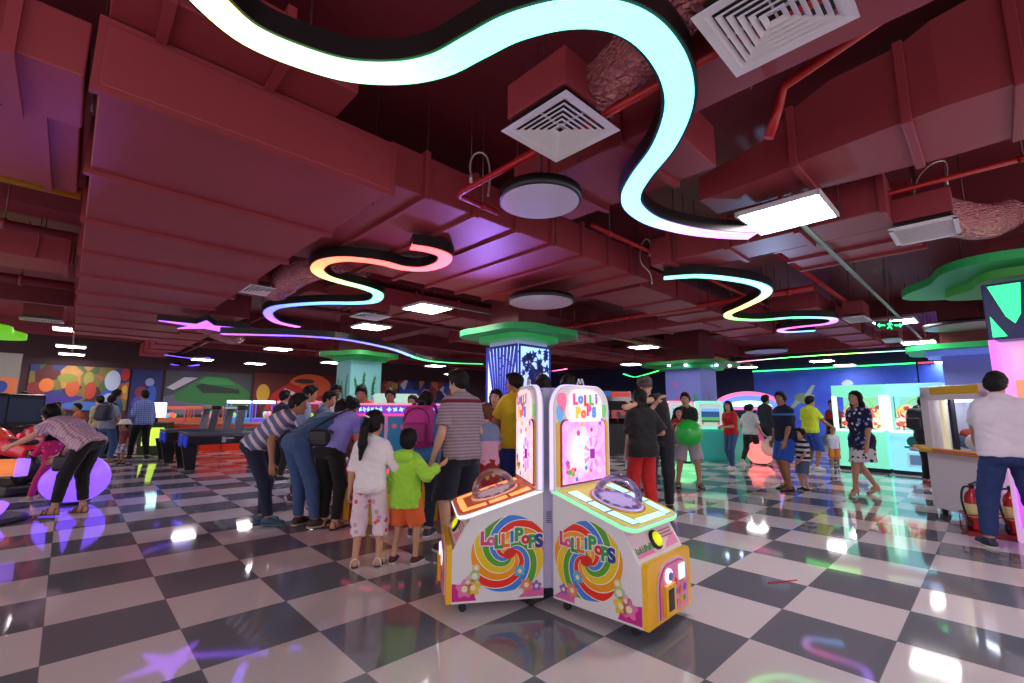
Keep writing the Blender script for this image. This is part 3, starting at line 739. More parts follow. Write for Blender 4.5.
def loop_light(label, pts, cols, w=.14, h=.1, strength=2.4, cat='light', hang=1.3):
    """a curved rope of light: black channel, glowing lower face whose lamps change colour along it"""
    P = bez(pts, 6); N = len(P)
    t = thing('rope_light', label, cat, P[N // 2]); o0 = P[N // 2]
    L = [0.]
    for i in range(1, N): L.append(L[-1] + (P[i] - P[i - 1]).length)
    def sweep(x0, x1, z0, z1, name, m):
        bm = bmesh.new(); lay = bm.verts.layers.float.new('u'); rings = []
        for i in range(N):
            d = (P[min(i + 1, N - 1)] - P[max(i - 1, 0)]); d.z = 0; d.normalize(); s = Vector((d.y, -d.x, 0)); rg = []
            for xx, zz in ((x0, z0), (x1, z0), (x1, z1), (x0, z1)):
                v = bm.verts.new(P[i] - o0 + s * xx + Vector((0, 0, zz))); v[lay] = L[i] / L[-1]; rg.append(v)
            rings.append(rg)
        for i in range(N - 1):
            for k in range(4): bm.faces.new((rings[i][k], rings[i][(k + 1) % 4], rings[i + 1][(k + 1) % 4], rings[i + 1][k]))
        bm.faces.new(rings[0]); bm.faces.new(rings[-1][::-1]); bmesh.ops.recalc_face_normals(bm, faces=bm.faces[:])
        me = bpy.data.meshes.new(name); bm.to_mesh(me); bm.free(); me.materials.append(m); return link_mesh(name, me, t)
    n = NT('rope_glow', .5); a = n.n('Attribute', attribute_name='u').outputs['Fac']; c = n.ramp(a, cols)
    n.p.inputs['Base Color'].default_value = (.6, .6, .6, 1)
    sweep(-w / 2 + .012, w / 2 - .012, -.006, .02, 'glow_strip', n.out(None, n.mix(1., n.mix(1., c, (.7, .7, .7), 'MULTIPLY'), n.n('Gamma', {0: c, 1: 5.}).outputs[0], 'ADD'), strength))
    sweep(-w / 2 - .004, w / 2 + .004, .002, h, 'channel', black)
    k = .2
    while k < L[-1]:
        i = min(range(N), key=lambda q: abs(L[q] - k)); f = MB(); p_ = P[i] - o0
        f.cyl(p_ + Vector((0, 0, h)), p_ + Vector((0, 0, CZ - P[i].z - .01)), .004, m=rod, n=6); f.build('hanger', rod, t); k += hang
    return t
Z = 2.78
def pp(z, *q): return [at(u, v, z) for u, v in q]
loop_light('great near rope of light, mint turning pink, curving over the big diffuser', pp(Z, (176, -50), (190, -25), (212, 3), (250, 35), (300, 57), (350, 71), (400, 73), (440, 65), (475, 47), (515, 27), (570, 14), (620, 18), (655, 40), (676, 75), (678, 110), (663, 147), (641, 176), (631, 195), (635, 209), (655, 222), (690, 231), (725, 235), (752, 236)),
    [(0, '#ffe9b0'), (.1, '#e0ffd8'), (.25, '#8affdc'), (.5, '#7cf0fa'), (.8, '#96d4ff'), (.88, '#e8b0ff'), (1, '#ff9df2')], .153, .1, 1.35)
loop_light('rainbow rope of light coiled from coral red down to magenta', pp(Z, (411, 247), (430, 250), (445, 256), (441, 264), (424, 269), (403, 268), (383, 263), (362, 260), (342, 259), (324, 262), (317, 269), (324, 276), (342, 282), (365, 288), (378, 294), (374, 301), (356, 303), (324, 303), (292, 305), (274, 308), (268, 314), (277, 322), (298, 327)),
    [(0, '#ff6a55'), (.2, '#ff7a5a'), (.3, '#ffb060'), (.37, '#e8ffb0'), (.45, '#9dffda'), (.6, '#7fe0ff'), (.75, '#6a8cff'), (.87, '#b070ff'), (1, '#ff8aff')], .153, .1, 1.1)
loop_light('mint and yellow rope of light curling back to a pink hook', pp(Z, (664, 278), (700, 276), (738, 280), (759, 285), (767, 291), (761, 298), (743, 307), (728, 314), (733, 318.5), (759, 320), (794, 317.5), (828, 318), (834, 321), (825, 324), (798, 327), (781, 329.6), (786, 332), (815, 330.6)),
    [(0, '#9dffee'), (.2, '#a0f0ff'), (.33, '#fff0a0'), (.45, '#c8ff9a'), (.6, '#80ffd0'), (.75, '#d090ff'), (.85, '#ff70e0'), (1, '#80e8ff')], .136, .1, 1.1)
loop_light('long violet to pale blue rope of light trailing toward the center column', pp(2.47, (222, 334), (265, 335), (300, 336), (340, 339), (370, 344), (395, 350), (411, 356)), [(0, '#d060ff'), (.4, '#8070ff'), (1, '#a0d0ff')], .136, .1, 1.1)
loop_light('thin green rope of light ending beside the carved column canopy', pp(2.47, (413, 357), (430, 361), (455, 363), (483, 364)), [(0, '#60ffb0'), (1, '#30e080')], .12, .1, 1.6)
loop_light('straight rainbow rope of light above the sea mural', pp(Z, (727, 363), (781, 358), (841, 354), (917, 350)), [(0, '#50e0a0'), (.15, '#ff70d0'), (.4, '#60ffa0'), (.7, '#e0ff80'), (1, '#70b0ff')], .12, .1, 2.2)
loop_light('short violet bar of light over the air hockey tables', pp(Z, (166, 355), (190, 358), (209, 358)), [(0, '#7040e0'), (1, '#8050ff')], .12, .08, 1.6)
loop_light('short violet bar of light beyond the first, before the green picture', pp(Z, (172, 364.5), (186, 366), (198, 365)), [(0, '#7040e0'), (1, '#8050ff')], .14, .08, 1.6)
loop_light('green rope of light behind the bonneted person', pp(Z, (624, 374), (634, 377), (644, 375), (664, 369)), [(0, '#40e0a0'), (1, '#50ff80')], .12, .08, 1.6)
loop_light('pink bar of light behind the center column', pp(Z, (553, 371), (566, 369)), [(0, '#ff60c0'), (1, '#ff90d0')], .14, .08, 1.6)
# the star
t = thing('star_light', 'violet star shaped ceiling light with long points', 'light', at(205, 327, 2.6))
def star(n_, R, r, ph=0.): return [((R if k % 2 == 0 else r) * math.cos(PI * k / n_ + ph), (R if k % 2 == 0 else r) * math.sin(PI * k / n_ + ph)) for k in range(2 * n_)]
MB().prism(star(5, .62, .2, .3), 0, .02).build('glow_face', mat('#9a50ff', .5, emit=1.8), t)
MB().prism(star(5, .64, .215, .3), .012, .1).build('housing', black, t)
MB().cyl((0, 0, .1), (0, 0, 1.1), .006, m=rod, n=6).build('hanger', rod, t)

# round white panels
def disc(label, p_, r=.27):
    t = thing('ceiling_disc', label, 'ceiling panel', p_, 0, 'round hanging ceiling panels')
    MB().lathe([(r - .012, 0), (r - .012, .02)], n=48).build('disc_face', mat('#d8d2e2', .18), t)
    MB().lathe([(r, .004), (r + .006, .01), (r + .006, .07), (r - .02, .075)], n=48).build('rim', black, t)
    for k in range(3):
        f = MB(); q = Vector((r * .7 * math.cos(2.1 * k + .4), r * .7 * math.sin(2.1 * k + .4), .07)); f.cyl(q, (q.x, q.y, CZ - p_.z - .01), .004, m=rod, n=6); f.build('hanger', rod, t)
disc('round white ceiling disc by the square diffuser, nearest of the discs', at(540, 203, 2.7), .272)
disc('round white ceiling disc hanging in front of the center column', at(541, 303, 2.7), .42)
disc('oval looking white ceiling disc past the exit arrow, below a green canopy', at(968, 327, 2.7), .55)
disc('small distant white ceiling disc behind the pink hook of light', at(766, 352, 2.7), .45)

# air diffusers
white = mat('#e6e4e6', .4)
def diffuser(label, c, s=.44, box=True, slots=False, w2=None):
    t = thing('air_diffuser', label, 'air vent', c, ROT)
    f = MB(); w2 = w2 or s
    if slots:
        for q in (-1, 1): f.box((q * (s / 2 - .02), 0, .01), (.04, w2, .02)); f.box((0, q * (w2 / 2 - .015), .01), (s, .03, .02))
        f.build('vent_frame', white, t)
        for k in range(12):
            g = MB(); g.box((-s / 2 + .05 + k * (s - .1) / 11, 0, .018), (.006, w2 - .06, .03), rot=Euler((0, .6, 0))); g.build('slat', white, t)
    else:
        R = s / 2
        prev = None
        f.bm.free(); f = MB()
        def ring(f, ro, ri, z0, z1):
            o = [f.bm.verts.new((sx * ro, sy * ro, z0)) for sx, sy in ((-1, -1), (1, -1), (1, 1), (-1, 1))]; i_ = [f.bm.verts.new((sx * ri, sy * ri, z1)) for sx, sy in ((-1, -1), (1, -1), (1, 1), (-1, 1))]
            o2 = [f.bm.verts.new(v.co + Vector((0, 0, .004))) for v in o]; i2 = [f.bm.verts.new(v.co + Vector((0, 0, .004))) for v in i_]
            for k in range(4):
                k2 = (k + 1) % 4
                f.bm.faces.new((o[k], o[k2], i_[k2], i_[k])); f.bm.faces.new((o2[k], i2[k], i2[k2], o2[k2])); f.bm.faces.new((o[k], o2[k], o2[k2], o[k2])); f.bm.faces.new((i_[k], i_[k2], i2[k2], i2[k]))
        ring(f, R, R * .84, 0, .004); f.build('vent_frame', white, t)
        for k in range(6):
            g = MB(); ro = R * (.84 - k * .13); ring(g, ro, ro - R * .085, .002, .012); g.build('louvre', white, t)
        g = MB()
        g.box((0, 0, .03), (R * 1.6, .006, .012), None); g.box((0, 0, .03), (.006, R * 1.6, .012), None); g.build('cross_bar', white, t)
    MB().box((0, 0, .06), (s * .84, w2 * .84, .01)).build('vent_back', black, t)
    if box:
        MB().box((0, 0, .17), (s * .9, w2 * .9, .2), bev=.006).build('plenum_box', red, t)
    return t
n = NT('crinkled_foil', .25, .35); v = n.n('Mapping', {'Vector': n.tc.outputs['Object'], 'Scale': (9., 9., 30.)}); ns = n.n('TexNoise', {'Vector': v.outputs[0], 'Scale': 3., 'Detail': 6.}); vo = n.n('TexVoronoi', {'Vector': v.outputs[0], 'Scale': 2.4})
foil = n.out(n.mix(n.math('MULTIPLY', ns.outputs['Fac'], .9), '#b34a55', '#d8a0a4'), bump=n.math('ADD', ns.outputs['Fac'], vo.outputs['Distance']), bd=.03)
def flex(label, pts, r):
    P = bez(pts, 14); mb = MB(); rr = [r * (1 + .035 * (i % 2) + .02 * math.sin(i * 2.3)) for i in range(len(P))]
    mb.tube(P, rr, foil, 26); o = tag(mb.build('flexible_duct', foil), label, 'air duct'); q = P[len(P) // 2]; f = MB(); f.cyl(q + Vector((0, 0, r * .9)), (q.x, q.y, CZ), .006, m=rod, n=6); f.build('hanger', rod, o)
d1 = at(560.5, 131, 2.8); diffuser('square white air diffuser with a red box above it, beside the white disc', d1, .45)
d2 = at(775, 18, 2.8); diffuser('large square white diffuser at the top edge of the view', d2, .45)
d3 = at(925, 233, 2.8); diffuser('slotted white grille near the near green canopy', d3, .52, slots=True, w2=.42)
diffuser('flat white grille under the broad duct edge, before the rainbow coil', at(266, 292, 2.8), .55)
diffuser('flat white grille beside the lamp near the seaweed column', at(370, 317, 2.8), .5)
diffuser('pale grille hanging on the dark hall edge above the slim lamps', at(42, 321, 2.8), .55, slots=True, w2=.3)
diffuser('pale grille beyond the green strut, left of the exit arrow', at(857, 320, 2.8), .6, slots=True, w2=.3)
diffuser('second pale grille beyond the green strut, below the exit arrow', at(893, 341, 2.8), .7, slots=True, w2=.3)
flex('fat pink foil duct bending into the square diffuser beside the white disc', [at(578, 112, 2.97), at(600, 90, 2.99), at(628, 62, 3.01), at(655, 30, 3.03), at(682, 2, 3.05), at(715, -40, 3.08)], .125)
flex('crinkled foil duct over the near green canopy', [d3 + Vector((0, 0, .2)), d3 + E1 * .3 - E2 * .15 + Vector((0, 0, .18)), d3 + E1 * .7 - E2 * .35 + Vector((0, 0, .2)), d3 + E1 * 1.3 - E2 * .5 + Vector((0, 0, .4))], .15)
flex('foil duct under the broad red duct beside the rainbow coil', [at(275, 288, 2.95), at(300, 270, 2.95), at(330, 262, 2.98), ab(2.6, 5.6, 3.2)], .18)
flex('crinkled foil duct behind the center column canopy', [ab(7.0, 6.9, 2.9), ab(7.5, 6.5, 2.95), ab(8.1, 6.4, 3.), ab(8.9, 6.5, 3.1)], .17)
flex('drooping foil duct over the air hockey tables', [ab(1.55, 9.5, 2.8), ab(1.9, 9.9, 2.72), ab(2.3, 10.6, 2.75), ab(2.6, 11.6, 2.9)], .15)

# drop rod of the near lamp and the exit arrow
pipe('red drop rod holding the nearest square panel lamp', [ab(3.9, 1.02, 2.93), ab(3.9, 1.02, CZ)], .02, redpipe, 'rod', 'drop_rod')
t = thing('exit_sign', 'hanging green exit sign with running figure and arrows', 'sign', at(889, 325.5, 2.62), 0); SG = t
MB().box((0, 0, 0), (.5, .03, .17), bev=.004).build('sign_case', mat('#0c3a20', .4), t)
gl = mat('#3dff8a', .5, emit=2.2)
f = MB()
for s in (-1, 1):
    f.box((s * .14, -.018, 0), (.1, .006, .022)); f.prism([(s * .19, -.04), (s * .19, .04), (s * .235, 0)], 0, .006, None, Matrix.Translation((0, -.015, 0)) @ Matrix.Rotation(PI / 2, 4, 'X'))
f.build('arrow', gl, t)
f = MB(); f.ball((.012, -.018, .05), (.016, .004, .016)); f.box((0, -.018, .01), (.03, .006, .06), rot=Euler((0, .3, 0))); f.box((-.03, -.018, -.04), (.015, .006, .06), rot=Euler((0, .8, 0))); f.box((.02, -.018, -.045), (.015, .006, .06), rot=Euler((0, -.4, 0))); f.box((.035, -.018, .02), (.04, .006, .012), rot=Euler((0, .5, 0))); f.box((-.03, -.018, .025), (.035, .006, .012), rot=Euler((0, -.7, 0)))
f.build('figure', gl, t)
MB().cyl((0, 0, .08), (0, 0, 1.1), .006, m=rod, n=6).build('hanger', rod, t)

for o in [q for q in bpy.data.objects if q not in _shell and q.parent is None and q.type in ('MESH', 'EMPTY')]:
    o.location = o.location * UP + Vector((0, 0, CAMH)) * (1 - UP); o.scale = (UP, UP, UP)
SG.scale = (.9, .9, .9)
# ------------------------------------------------------------------ columns with leafy canopies
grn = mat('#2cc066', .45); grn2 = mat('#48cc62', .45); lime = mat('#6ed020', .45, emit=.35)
def canopy(label, c, R, lobes, m1, m2, z=2.5, ph=0., low=True):
    t = thing('canopy', label, 'canopy', (c[0], c[1], z), 0, 'leafy discs round the columns')
    def lob(r, k, amp): return [(r * (1 + amp * math.cos(k * a + ph)) * math.cos(a), r * (1 + amp * math.cos(k * a + ph)) * math.sin(a)) for a in [2 * PI * i / 96 for i in range(96)]]
    MB().prism(lob(R, lobes, .1), 0, .1, m1).build('leaf_disc', m1, t)
    if low: MB().prism(lob(R * .66, lobes, .12), -.1, -.001, m2).build('lower_disc', m2, t)
    for k in range(4): f = MB(); f.cyl((R * .8 * math.cos(k * 1.57), R * .8 * math.sin(k * 1.57), .1), (R * .8 * math.cos(k * 1.57), R * .8 * math.sin(k * 1.57), CT - z - .01), .006, m=rod, n=6); f.build('hanger', rod, t)
    return t
def column(name, c, w, m, rot=ROT, zt=2.6):
    mb = MB(); mb.box((0, 0, zt / 2), (w, w, zt), m); mb.box((0, 0, (CT + zt) / 2), (w - .02, w - .02, CT - zt), red2); return struct(mb.build(name, m, None, (c[0], c[1], 0), rot))
# the carved, lit column in the middle
cc_ = (.12, 8.35)
column('column_1', cc_, .74, mat('#c9c6e8', .5))
t = thing('carved_light_cladding', 'blue fretwork of rays and stars over a glowing column, under a green canopy', 'cladding', (cc_[0], cc_[1], 0), ROT)
glow = NT('lit_panel', .5); zz = glow.xyz()[2]
glow = glow.out(glow.mix(0., '#cfd8ff', '#ffffff'), glow.ramp(glow.math('DIVIDE', zz, 2.4), [(0, '#9c98f8'), (.7, '#a4b4ff'), (1, '#a0dcff')]), .62)
blu = mat('#1c33b8', .4)
for side in (0, 1):
    # side 0 faces -b, side 1 faces -a
    R_ = Matrix.Rotation(0 if side == 0 else -PI / 2, 4, 'Z')
    MB().box((0, -.395, 1.22), (.78, .03, 2.44)).build('lit_panel', glow, t).matrix_local = R_
    f = MB()
    def pl(pts, f=f):
        f.prism(pts, 0, .015, blu, Matrix.Translation((0, -.412, 0)) @ Matrix.Rotation(PI / 2, 4, 'X'))
    for x in (-.385, .385): pl([(x - .02, 0), (x + .02, 0), (x + .02, 2.44), (x - .02, 2.44)])
    pl([(-.39, 2.4), (.39, 2.4), (.39, 2.44), (-.39, 2.44)])
    rnd = random.Random(5)
    if side == 1:      # rays fanning upward
        for k in range(9):
            x = -.36 + k * .09; lean_ = (x) * .5
            pl([(x * .35 - .012, 1.2), (x * .35 + .012, 1.2), (x + lean_ * .1 + .037, 2.42), (x + lean_ * .1 - .02, 2.42)])
        for k in range(14):
            x = rnd.uniform(-.34, .34); z = rnd.uniform(1.25, 2.3); l = rnd.choice((-1, 1)) * .12
            pl([(x - .01, z), (x + .012, z), (x + l + .008, z + .13), (x + l, z + .13)])
        for k in range(12):
            z = .1 + k * .1; pl([(-.36, z), (.36, z + .08 * (-1) ** k), (.36, z + .03 + .08 * (-1) ** k), (-.36, z + .03)])
    else:
        for k in range(95):
            x = rnd.uniform(-.3, .3); z = rnd.uniform(.3, 2.34) if k < 45 else rnd.uniform(1.5, 2.34); r = rnd.uniform(.05, .095)
            pl([(x + a * r / .08, z + b * r / .08) for a, b in star(5, .08, .036, rnd.uniform(0, 6))])
        for k in range(26):
            x = rnd.uniform(-.22, .22); z = rnd.uniform(.3, 2.2); a0 = rnd.uniform(0, 6); c = []; c2 = []
            for q in range(14):
                a = a0 + q * .42; r = .04 + q * .0085; c.append((x + r * math.cos(a), z + r * math.sin(a))); c2.append((x + (r - .03 + q * .0014) * math.cos(a), z + (r - .03 + q * .0014) * math.sin(a)))
            pl([p_ for p_ in c + c2[::-1]])
    f.build('fretwork', blu, t).matrix_local = R_
canopy('round green canopy around the carved blue column', cc_, .98, 4, grn, mat('#2fae58', .45, emit=.1), 2.62)  # lower disc emits faintly in place of light from the column below
# seaweed column
c2_ = (-3.85, 11.6)
column('column_2', c2_, .8, mat('#8ad4d0', .6))
t = thing('column_painting', 'teal column painting of green seaweed stalks', 'painting', (c2_[0], c2_[1], 0), ROT)
sw = mat('#3c9a4a', .6)
for side in (0, 1):
    f = MB(); rnd = random.Random(3 + side)
    for k in range(3):
        x = -.25 + .25 * k; pts = []; Hh = rnd.uniform(1.9, 2.35)
        for q in range(26):
            z = 1.0 + (Hh - 1.0) * q / 25; f.prism([(x + .06 * math.sin(z * 5 + k) + a * .085 * (1 - .6 * (q / 25)), z + b * .07) for a, b in star(4, 1.25, .55, q)], 0, .004, sw, Matrix.Translation((0, -.402, 0)) @ Matrix.Rotation(PI / 2, 4, 'X'))
    f.build('seaweed', sw, t).matrix_local = Matrix.Rotation(0 if side == 0 else -PI / 2, 4, 'Z')
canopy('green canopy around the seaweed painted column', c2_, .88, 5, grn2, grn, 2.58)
# sea creature column
c3_ = (5.55, 14.3)
column('column_3', c3_, 1.1, mat('#7f86dd', .5))
t = thing('column_painting', 'violet blue column painting with pink sea flowers and green weed', 'painting', (c3_[0], c3_[1], 0), ROT)
for side in (0, 1):
    rnd = random.Random(9 + side)
    for nm, colr, zr, sz, cnt in (('sea_flower', '#c46ab8', (1.5, 2.25), .13, 4), ('seaweed', '#3f9f86', (1.0, 1.7), .1, 7)):
        f = MB(); mm = mat(colr, .6)
        for k in range(cnt): 
            x = rnd.uniform(-.38, .38); z = rnd.uniform(*zr); f.prism([(x + a, z + b * (1 if nm == 'sea_flower' else 1.9)) for a, b in star(6, sz, sz * .5, rnd.uniform(0, 3))], 0, .004, mm, Matrix.Translation((0, -.552, 0)) @ Matrix.Rotation(PI / 2, 4, 'X'))
        f.build(nm, mm, t).matrix_local = Matrix.Rotation(0 if side == 0 else -PI / 2, 4, 'Z')
canopy('green canopy around the violet column with sea flowers', c3_, 1.36, 4, mat('#1f9a40', .45), grn, 2.66)
for k in range(5):
    p_ = Vector((c3_[0] - .9 + .45 * k, c3_[1] - .95 + .12 * abs(k - 2), 2.61)); t = MB(); t.lathe([(.03, .0), (.045, .03), (.045, .05)], c=(0, 0, 0)); o = t.build('spot_lamp', mat('#b8c4ff', .4, emit=9.), None, p_); tag(o, 'tiny violet spot lamp under the canopy of the sea flower column', 'lamp', 'spot lamps under the sea flower canopy')
# near column at the edge
c4_ = (6.75, 5.25)
column('column_4', c4_, .5, mat('#20306a', .5), .92)
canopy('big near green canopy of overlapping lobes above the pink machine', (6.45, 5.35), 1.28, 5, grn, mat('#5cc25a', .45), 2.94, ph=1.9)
c5_ = (8.9, 8.95)
column('column_5', c5_, .7, mat('#7c86d8', .5))
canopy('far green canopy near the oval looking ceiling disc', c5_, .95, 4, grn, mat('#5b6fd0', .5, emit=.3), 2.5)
c6_ = (-9.6, 7.4)
column('column_6', c6_, .8, mat('#2f7fae', .5))
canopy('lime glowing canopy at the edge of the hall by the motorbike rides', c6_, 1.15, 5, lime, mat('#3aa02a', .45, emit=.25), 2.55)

# ------------------------------------------------------------------ pictures on the walls
def wall_pic(name, label, side, u0, u1, z0, z1, base, shapes, group=None):
    """a flat printed panel on a back wall; shapes = (name, colour, polygon in 0..1)"""
    W = u1 - u0; Hh = z1 - z0
    if side == 'L': o = ab((u0 + u1) / 2, HI - .03, z0); rz = ROT
    else: o = ab(HI - .03, (u0 + u1) / 2, z0); rz = ROT - PI / 2
    t = thing(name, label, 'wall picture', o, rz, group)
    MB().box((0, 0, Hh / 2), (W, .04, Hh)).build('panel', base, t)
    for k, (nm, c, poly) in enumerate(shapes):
        m = c if not isinstance(c, str) else mat(c, .6)
        MB().prism([((x - .5) * W, y * Hh) for x, y in poly], 0, .004 + .002 * k, m, Matrix.Translation((0, -.02, 0)) @ Matrix.Rotation(PI / 2, 4, 'X')).build(nm, m, t)
    return t
def blob(x, y, rx_, ry_, n_=20, w=0., k=3): return [(x + rx_ * (1 + w * math.sin(k * a)) * math.cos(a), y + ry_ * (1 + w * math.sin(k * a)) * math.sin(a)) for a in [2 * PI * i / n_ for i in range(n_)]]
def patch_mat(cols, s):
    n = NT('printed_patches', .6); v = n.n('TexVoronoi', {'Vector': n.tc.outputs['Object'], 'Scale': s}); x, y, z = n.xyz(v.outputs['Color'])
    ns = n.n('TexNoise', {'Vector': n.tc.outputs['Object'], 'Scale': s * 3., 'Detail': 3.})
    c = n.ramp(x, [(i / len(cols), q) for i, q in enumerate(cols)], 'CONSTANT')
    return n.out(n.mix(n.math('MULTIPLY', ns.outputs['Fac'], .5), c, '#1a1418'))
toys = patch_mat(['#5a1a1a', '#a04a2a', '#7a7030', '#2a3a7a', '#c08a40', '#402030', '#8a2a2a', '#4a6a3a', '#b06050'], 2.2)
wall_pic('wall_mural', 'crowded mural of toy coloured patches in red, olive and orange, on the far wall', 'L', -1.0, 1.56, 1.2, 2.72, toys, [
    ('purple_patch', '#3a2a80', blob(.3, .25, .22, .1, w=.2)), ('orange_patch', '#b0502a', blob(.42, .5, .07, .2)), ('olive_patch', '#7a8030', blob(.36, .72, .1, .1)), ('pale_blue_patch', '#3a6ab0', blob(.55, .1, .22, .1)), ('olive_patch', '#8a8a3a', blob(.57, .72, .05, .16)), ('red_patch', '#a03828', blob(.6, .45, .06, .2)),
    ('orange_patch', '#c86a30', blob(.17, .55, .07, .15)), ('blue_patch', '#2f4fb0', blob(.82, .3, .12, .2)), ('pale_patch', '#a8b8d0', blob(.82, .7, .085, .24)), ('pale_patch', '#98a8c0', blob(.8, .28, .06, .12)), ('red_patch', '#a02020', blob(.95, .85, .05, .15)), ('yellow_patch', '#c0a030', blob(.96, .5, .03, .1))])
wall_pic('wall_banner', 'tall dark blue banner with violet and red patches, beside the crowded mural', 'L', 1.62, 2.52, .6, 2.72, mat('#1a2560', .6), [
    ('violet_patch', '#4a3aa0', blob(.4, .35, .3, .2, w=.15)), ('red_patch', '#7a2a3a', blob(.35, .6, .2, .1)), ('pale_patch', '#8090c0', blob(.6, .78, .15, .07)), ('blue_patch', '#2a50b0', blob(.7, .55, .16, .18))])
wall_pic('wall_picture', 'picture of a rounded green car hull on a grey road', 'L', 2.62, 5.6, 1.05, 2.75, mat('#3a3a42', .6), [
    ('road', '#5c5470', [(0, 0), (1, 0), (1, .1), (.1, .45), (0, .4)]), ('white_streaks', '#a8a8b0', [(.02, .6), (.2, .85), (.35, .85), (.1, .55)]),
    ('hull', '#1f6a2e', [(.1, .38), (.13, .5), (.3, .72), (.42, .9), (.7, .88), (.85, .72), (.98, .55), (1., .35), (.93, .2), (.75, .2), (.4, .25), (.15, .3)]), ('windscreen', '#12281a', [(.33, .66), (.4, .72), (.85, .6), (.86, .5), (.42, .5)]), ('bonnet', '#2f8a42', [(.35, .74), (.45, .88), (.68, .86), (.8, .72), (.5, .7)])])
wall_pic('wall_picture', 'picture of a bright red car flank with white bars under an orange glow', 'L', 5.7, 9.5, 1.05, 2.85, mat('#5a1a16', .6), [
    ('orange_glow', '#d8602a', blob(.62, .72, .25, .3)), ('yellow_patch', '#c8a030', blob(.1, .5, .07, .22)), ('hull', '#b81f1c', [(.12, .12), (.2, .5), (.38, .78), (.6, .6), (.78, .42), (.86, .2), (.8, .05), (.3, .02)]), ('white_bar', '#e0d8d0', [(.32, .55), (.33, .64), (.52, .47), (.5, .4)]), ('white_bar', '#e0d8d0', [(.58, .38), (.59, .45), (.78, .3), (.77, .22)]), ('dark_window', '#3a3030', blob(.55, .83, .12, .06))])
wall_pic('wall_mural', 'mural of warm red and gold patches left of the seaweed column', 'L', 9.6, 12.6, 1.0, 2.75, patch_mat(['#8a2a1a', '#c06a2a', '#5a2a1a', '#c0a050', '#7a1a2a', '#3a2a20'], 3.), [])
wall_pic('wall_mural', 'dim blue and red mural behind the table crowd', 'L', 12.7, 17.5, .9, 2.85, patch_mat(['#2a3aa0', '#3a5ad0', '#1c2460', '#9a3242', '#24244a', '#d8804a', '#d8e0f0'], 2.), [])
# the sea mural
n = NT('sea_mural', .55); x, y, z = n.xyz(); ns = n.n('TexNoise', {'Vector': n.tc.outputs['Object'], 'Scale': .8, 'Detail': 4.}); n2 = n.n('TexVoronoi', {'Vector': n.tc.outputs['Object'], 'Scale': 2.6})
c = n.mix(n.math('SUBTRACT', n.math('MULTIPLY', ns.outputs['Fac'], 2.2), .6), '#1c3cb0', '#3464e8')
c = n.mix(n.math('MULTIPLY', n.math('LESS_THAN', n2.outputs['Distance'], .09), .5), c, '#6a8ae0')
sea = n.out(c)
def fish(x, y, s, fl=1): return [(x + fl * a * s * .32, y + b * s) for a, b in [(-.6, 0), (-.35, .2), (0, .28), (.35, .15), (.55, 0), (.35, -.15), (0, -.28), (-.35, -.2)]]
sh = [('coral', '#c8783a', blob(.08, .08, .05, .12, w=.3, k=5)), ('coral', '#b05a6a', blob(.16, .05, .05, .09, w=.3, k=6)), ('reef', '#2a4a5a', [(0, 0), (1, 0), (1, .1), (.7, .05), (.5, .14), (.3, .06), (.1, .12), (0, .08)]),
      ('turtle_shell', '#6a8a70', blob(.33, .62, .05, .075)), ('turtle_flipper', '#9ab0a0', [(.35, .66), (.405, .8), (.425, .79), (.375, .62)]), ('turtle_flipper', '#8aa090', [(.29, .6), (.25, .5), (.27, .48), (.32, .56)]), ('turtle_head', '#a0b8a0', blob(.395, .63, .02, .035)),
      ('red_fish', '#c04a4a', fish(.17, .6, .16)), ('pale_fish', '#a0c0e0', fish(.62, .8, .2, -1)), ('orange_fish', '#d0803a', fish(.24, .3, .15, -1)), ('pale_fish', '#88a8d8', fish(.5, .35, .18))]
wall_pic('wall_mural', 'blue undersea mural with turtle, fish and coral', 'R', 1.9, 7.4, .0, 3.0, sea, sh)
wall_pic('wall_mural', 'blue undersea mural with a pale green glow above the white crane cabinet', 'R', -1.6, 1.85, .0, 3.0, sea, [('green_glow', '#2f9a8a', blob(.35, .85, .1, .08)), ('pale_fish', '#a0d8e0', fish(.6, .8, .25)), ('reef', '#2a4a5a', [(0, 0), (1, 0), (1, .1), (0, .2)])])
f = MB(); f.box((0, 0, 0), (5.5, .04, .05)); o = f.build('edge_light', mat('#40f090', .5, emit=1.4), None, ab(HI - .1, 4.65, 3.06), ROT - PI / 2); tag(o, 'green line of light along the top of the turtle mural', 'light')
f = MB(); f.box((0, 0, 0), (3.4, .04, .05)); o = f.build('edge_light', mat('#ff4060', .5, emit=1.2), None, ab(HI - .1, .13, 3.06), ROT - PI / 2); tag(o, 'red line of light above the sea mural behind the white cabinet', 'light')

# ------------------------------------------------------------------ the two lollipop machines
wht = mat('#efeef2', .3, coat=.3); yelo = mat('#ffc414', .3, coat=.3); lav = mat('#b9b2d8', .4)
def swirl_mat(sg):
    n = NT('swirl_print', .3); x, y, z = n.xyz()
    r_ = n.math('SQRT', n.math('ADD', n.math('MULTIPLY', x, x), n.math('MULTIPLY', y, y)))
    an = n.math('DIVIDE', n.math('ARCTAN2', y, x), 2 * PI * sg)
    sp = n.math('ADD', n.math('MULTIPLY', an, 2.), n.math('MULTIPLY', n.math('POWER', r_, .75), 3.4))
    tt = n.math('FRACT', n.math('ADD', sp, 8.3))
    cols = ['#58a81e', '#f0d020', '#f8a018', '#f0301c', '#3f88e8']; st = []
    for k, c in enumerate(cols): st += [(k * .2, '#fbf7ee'), (k * .2 + .018, c)]
    return n.out(n.ramp(tt, st + [(.99, '#fbf7ee')], 'CONSTANT'))
swirls = (swirl_mat(-1), swirl_mat(1))
candy = ['#e8408a', '#f0c020', '#40b050', '#3a8ae0', '#f07030', '#9a50c8', '#e03030']
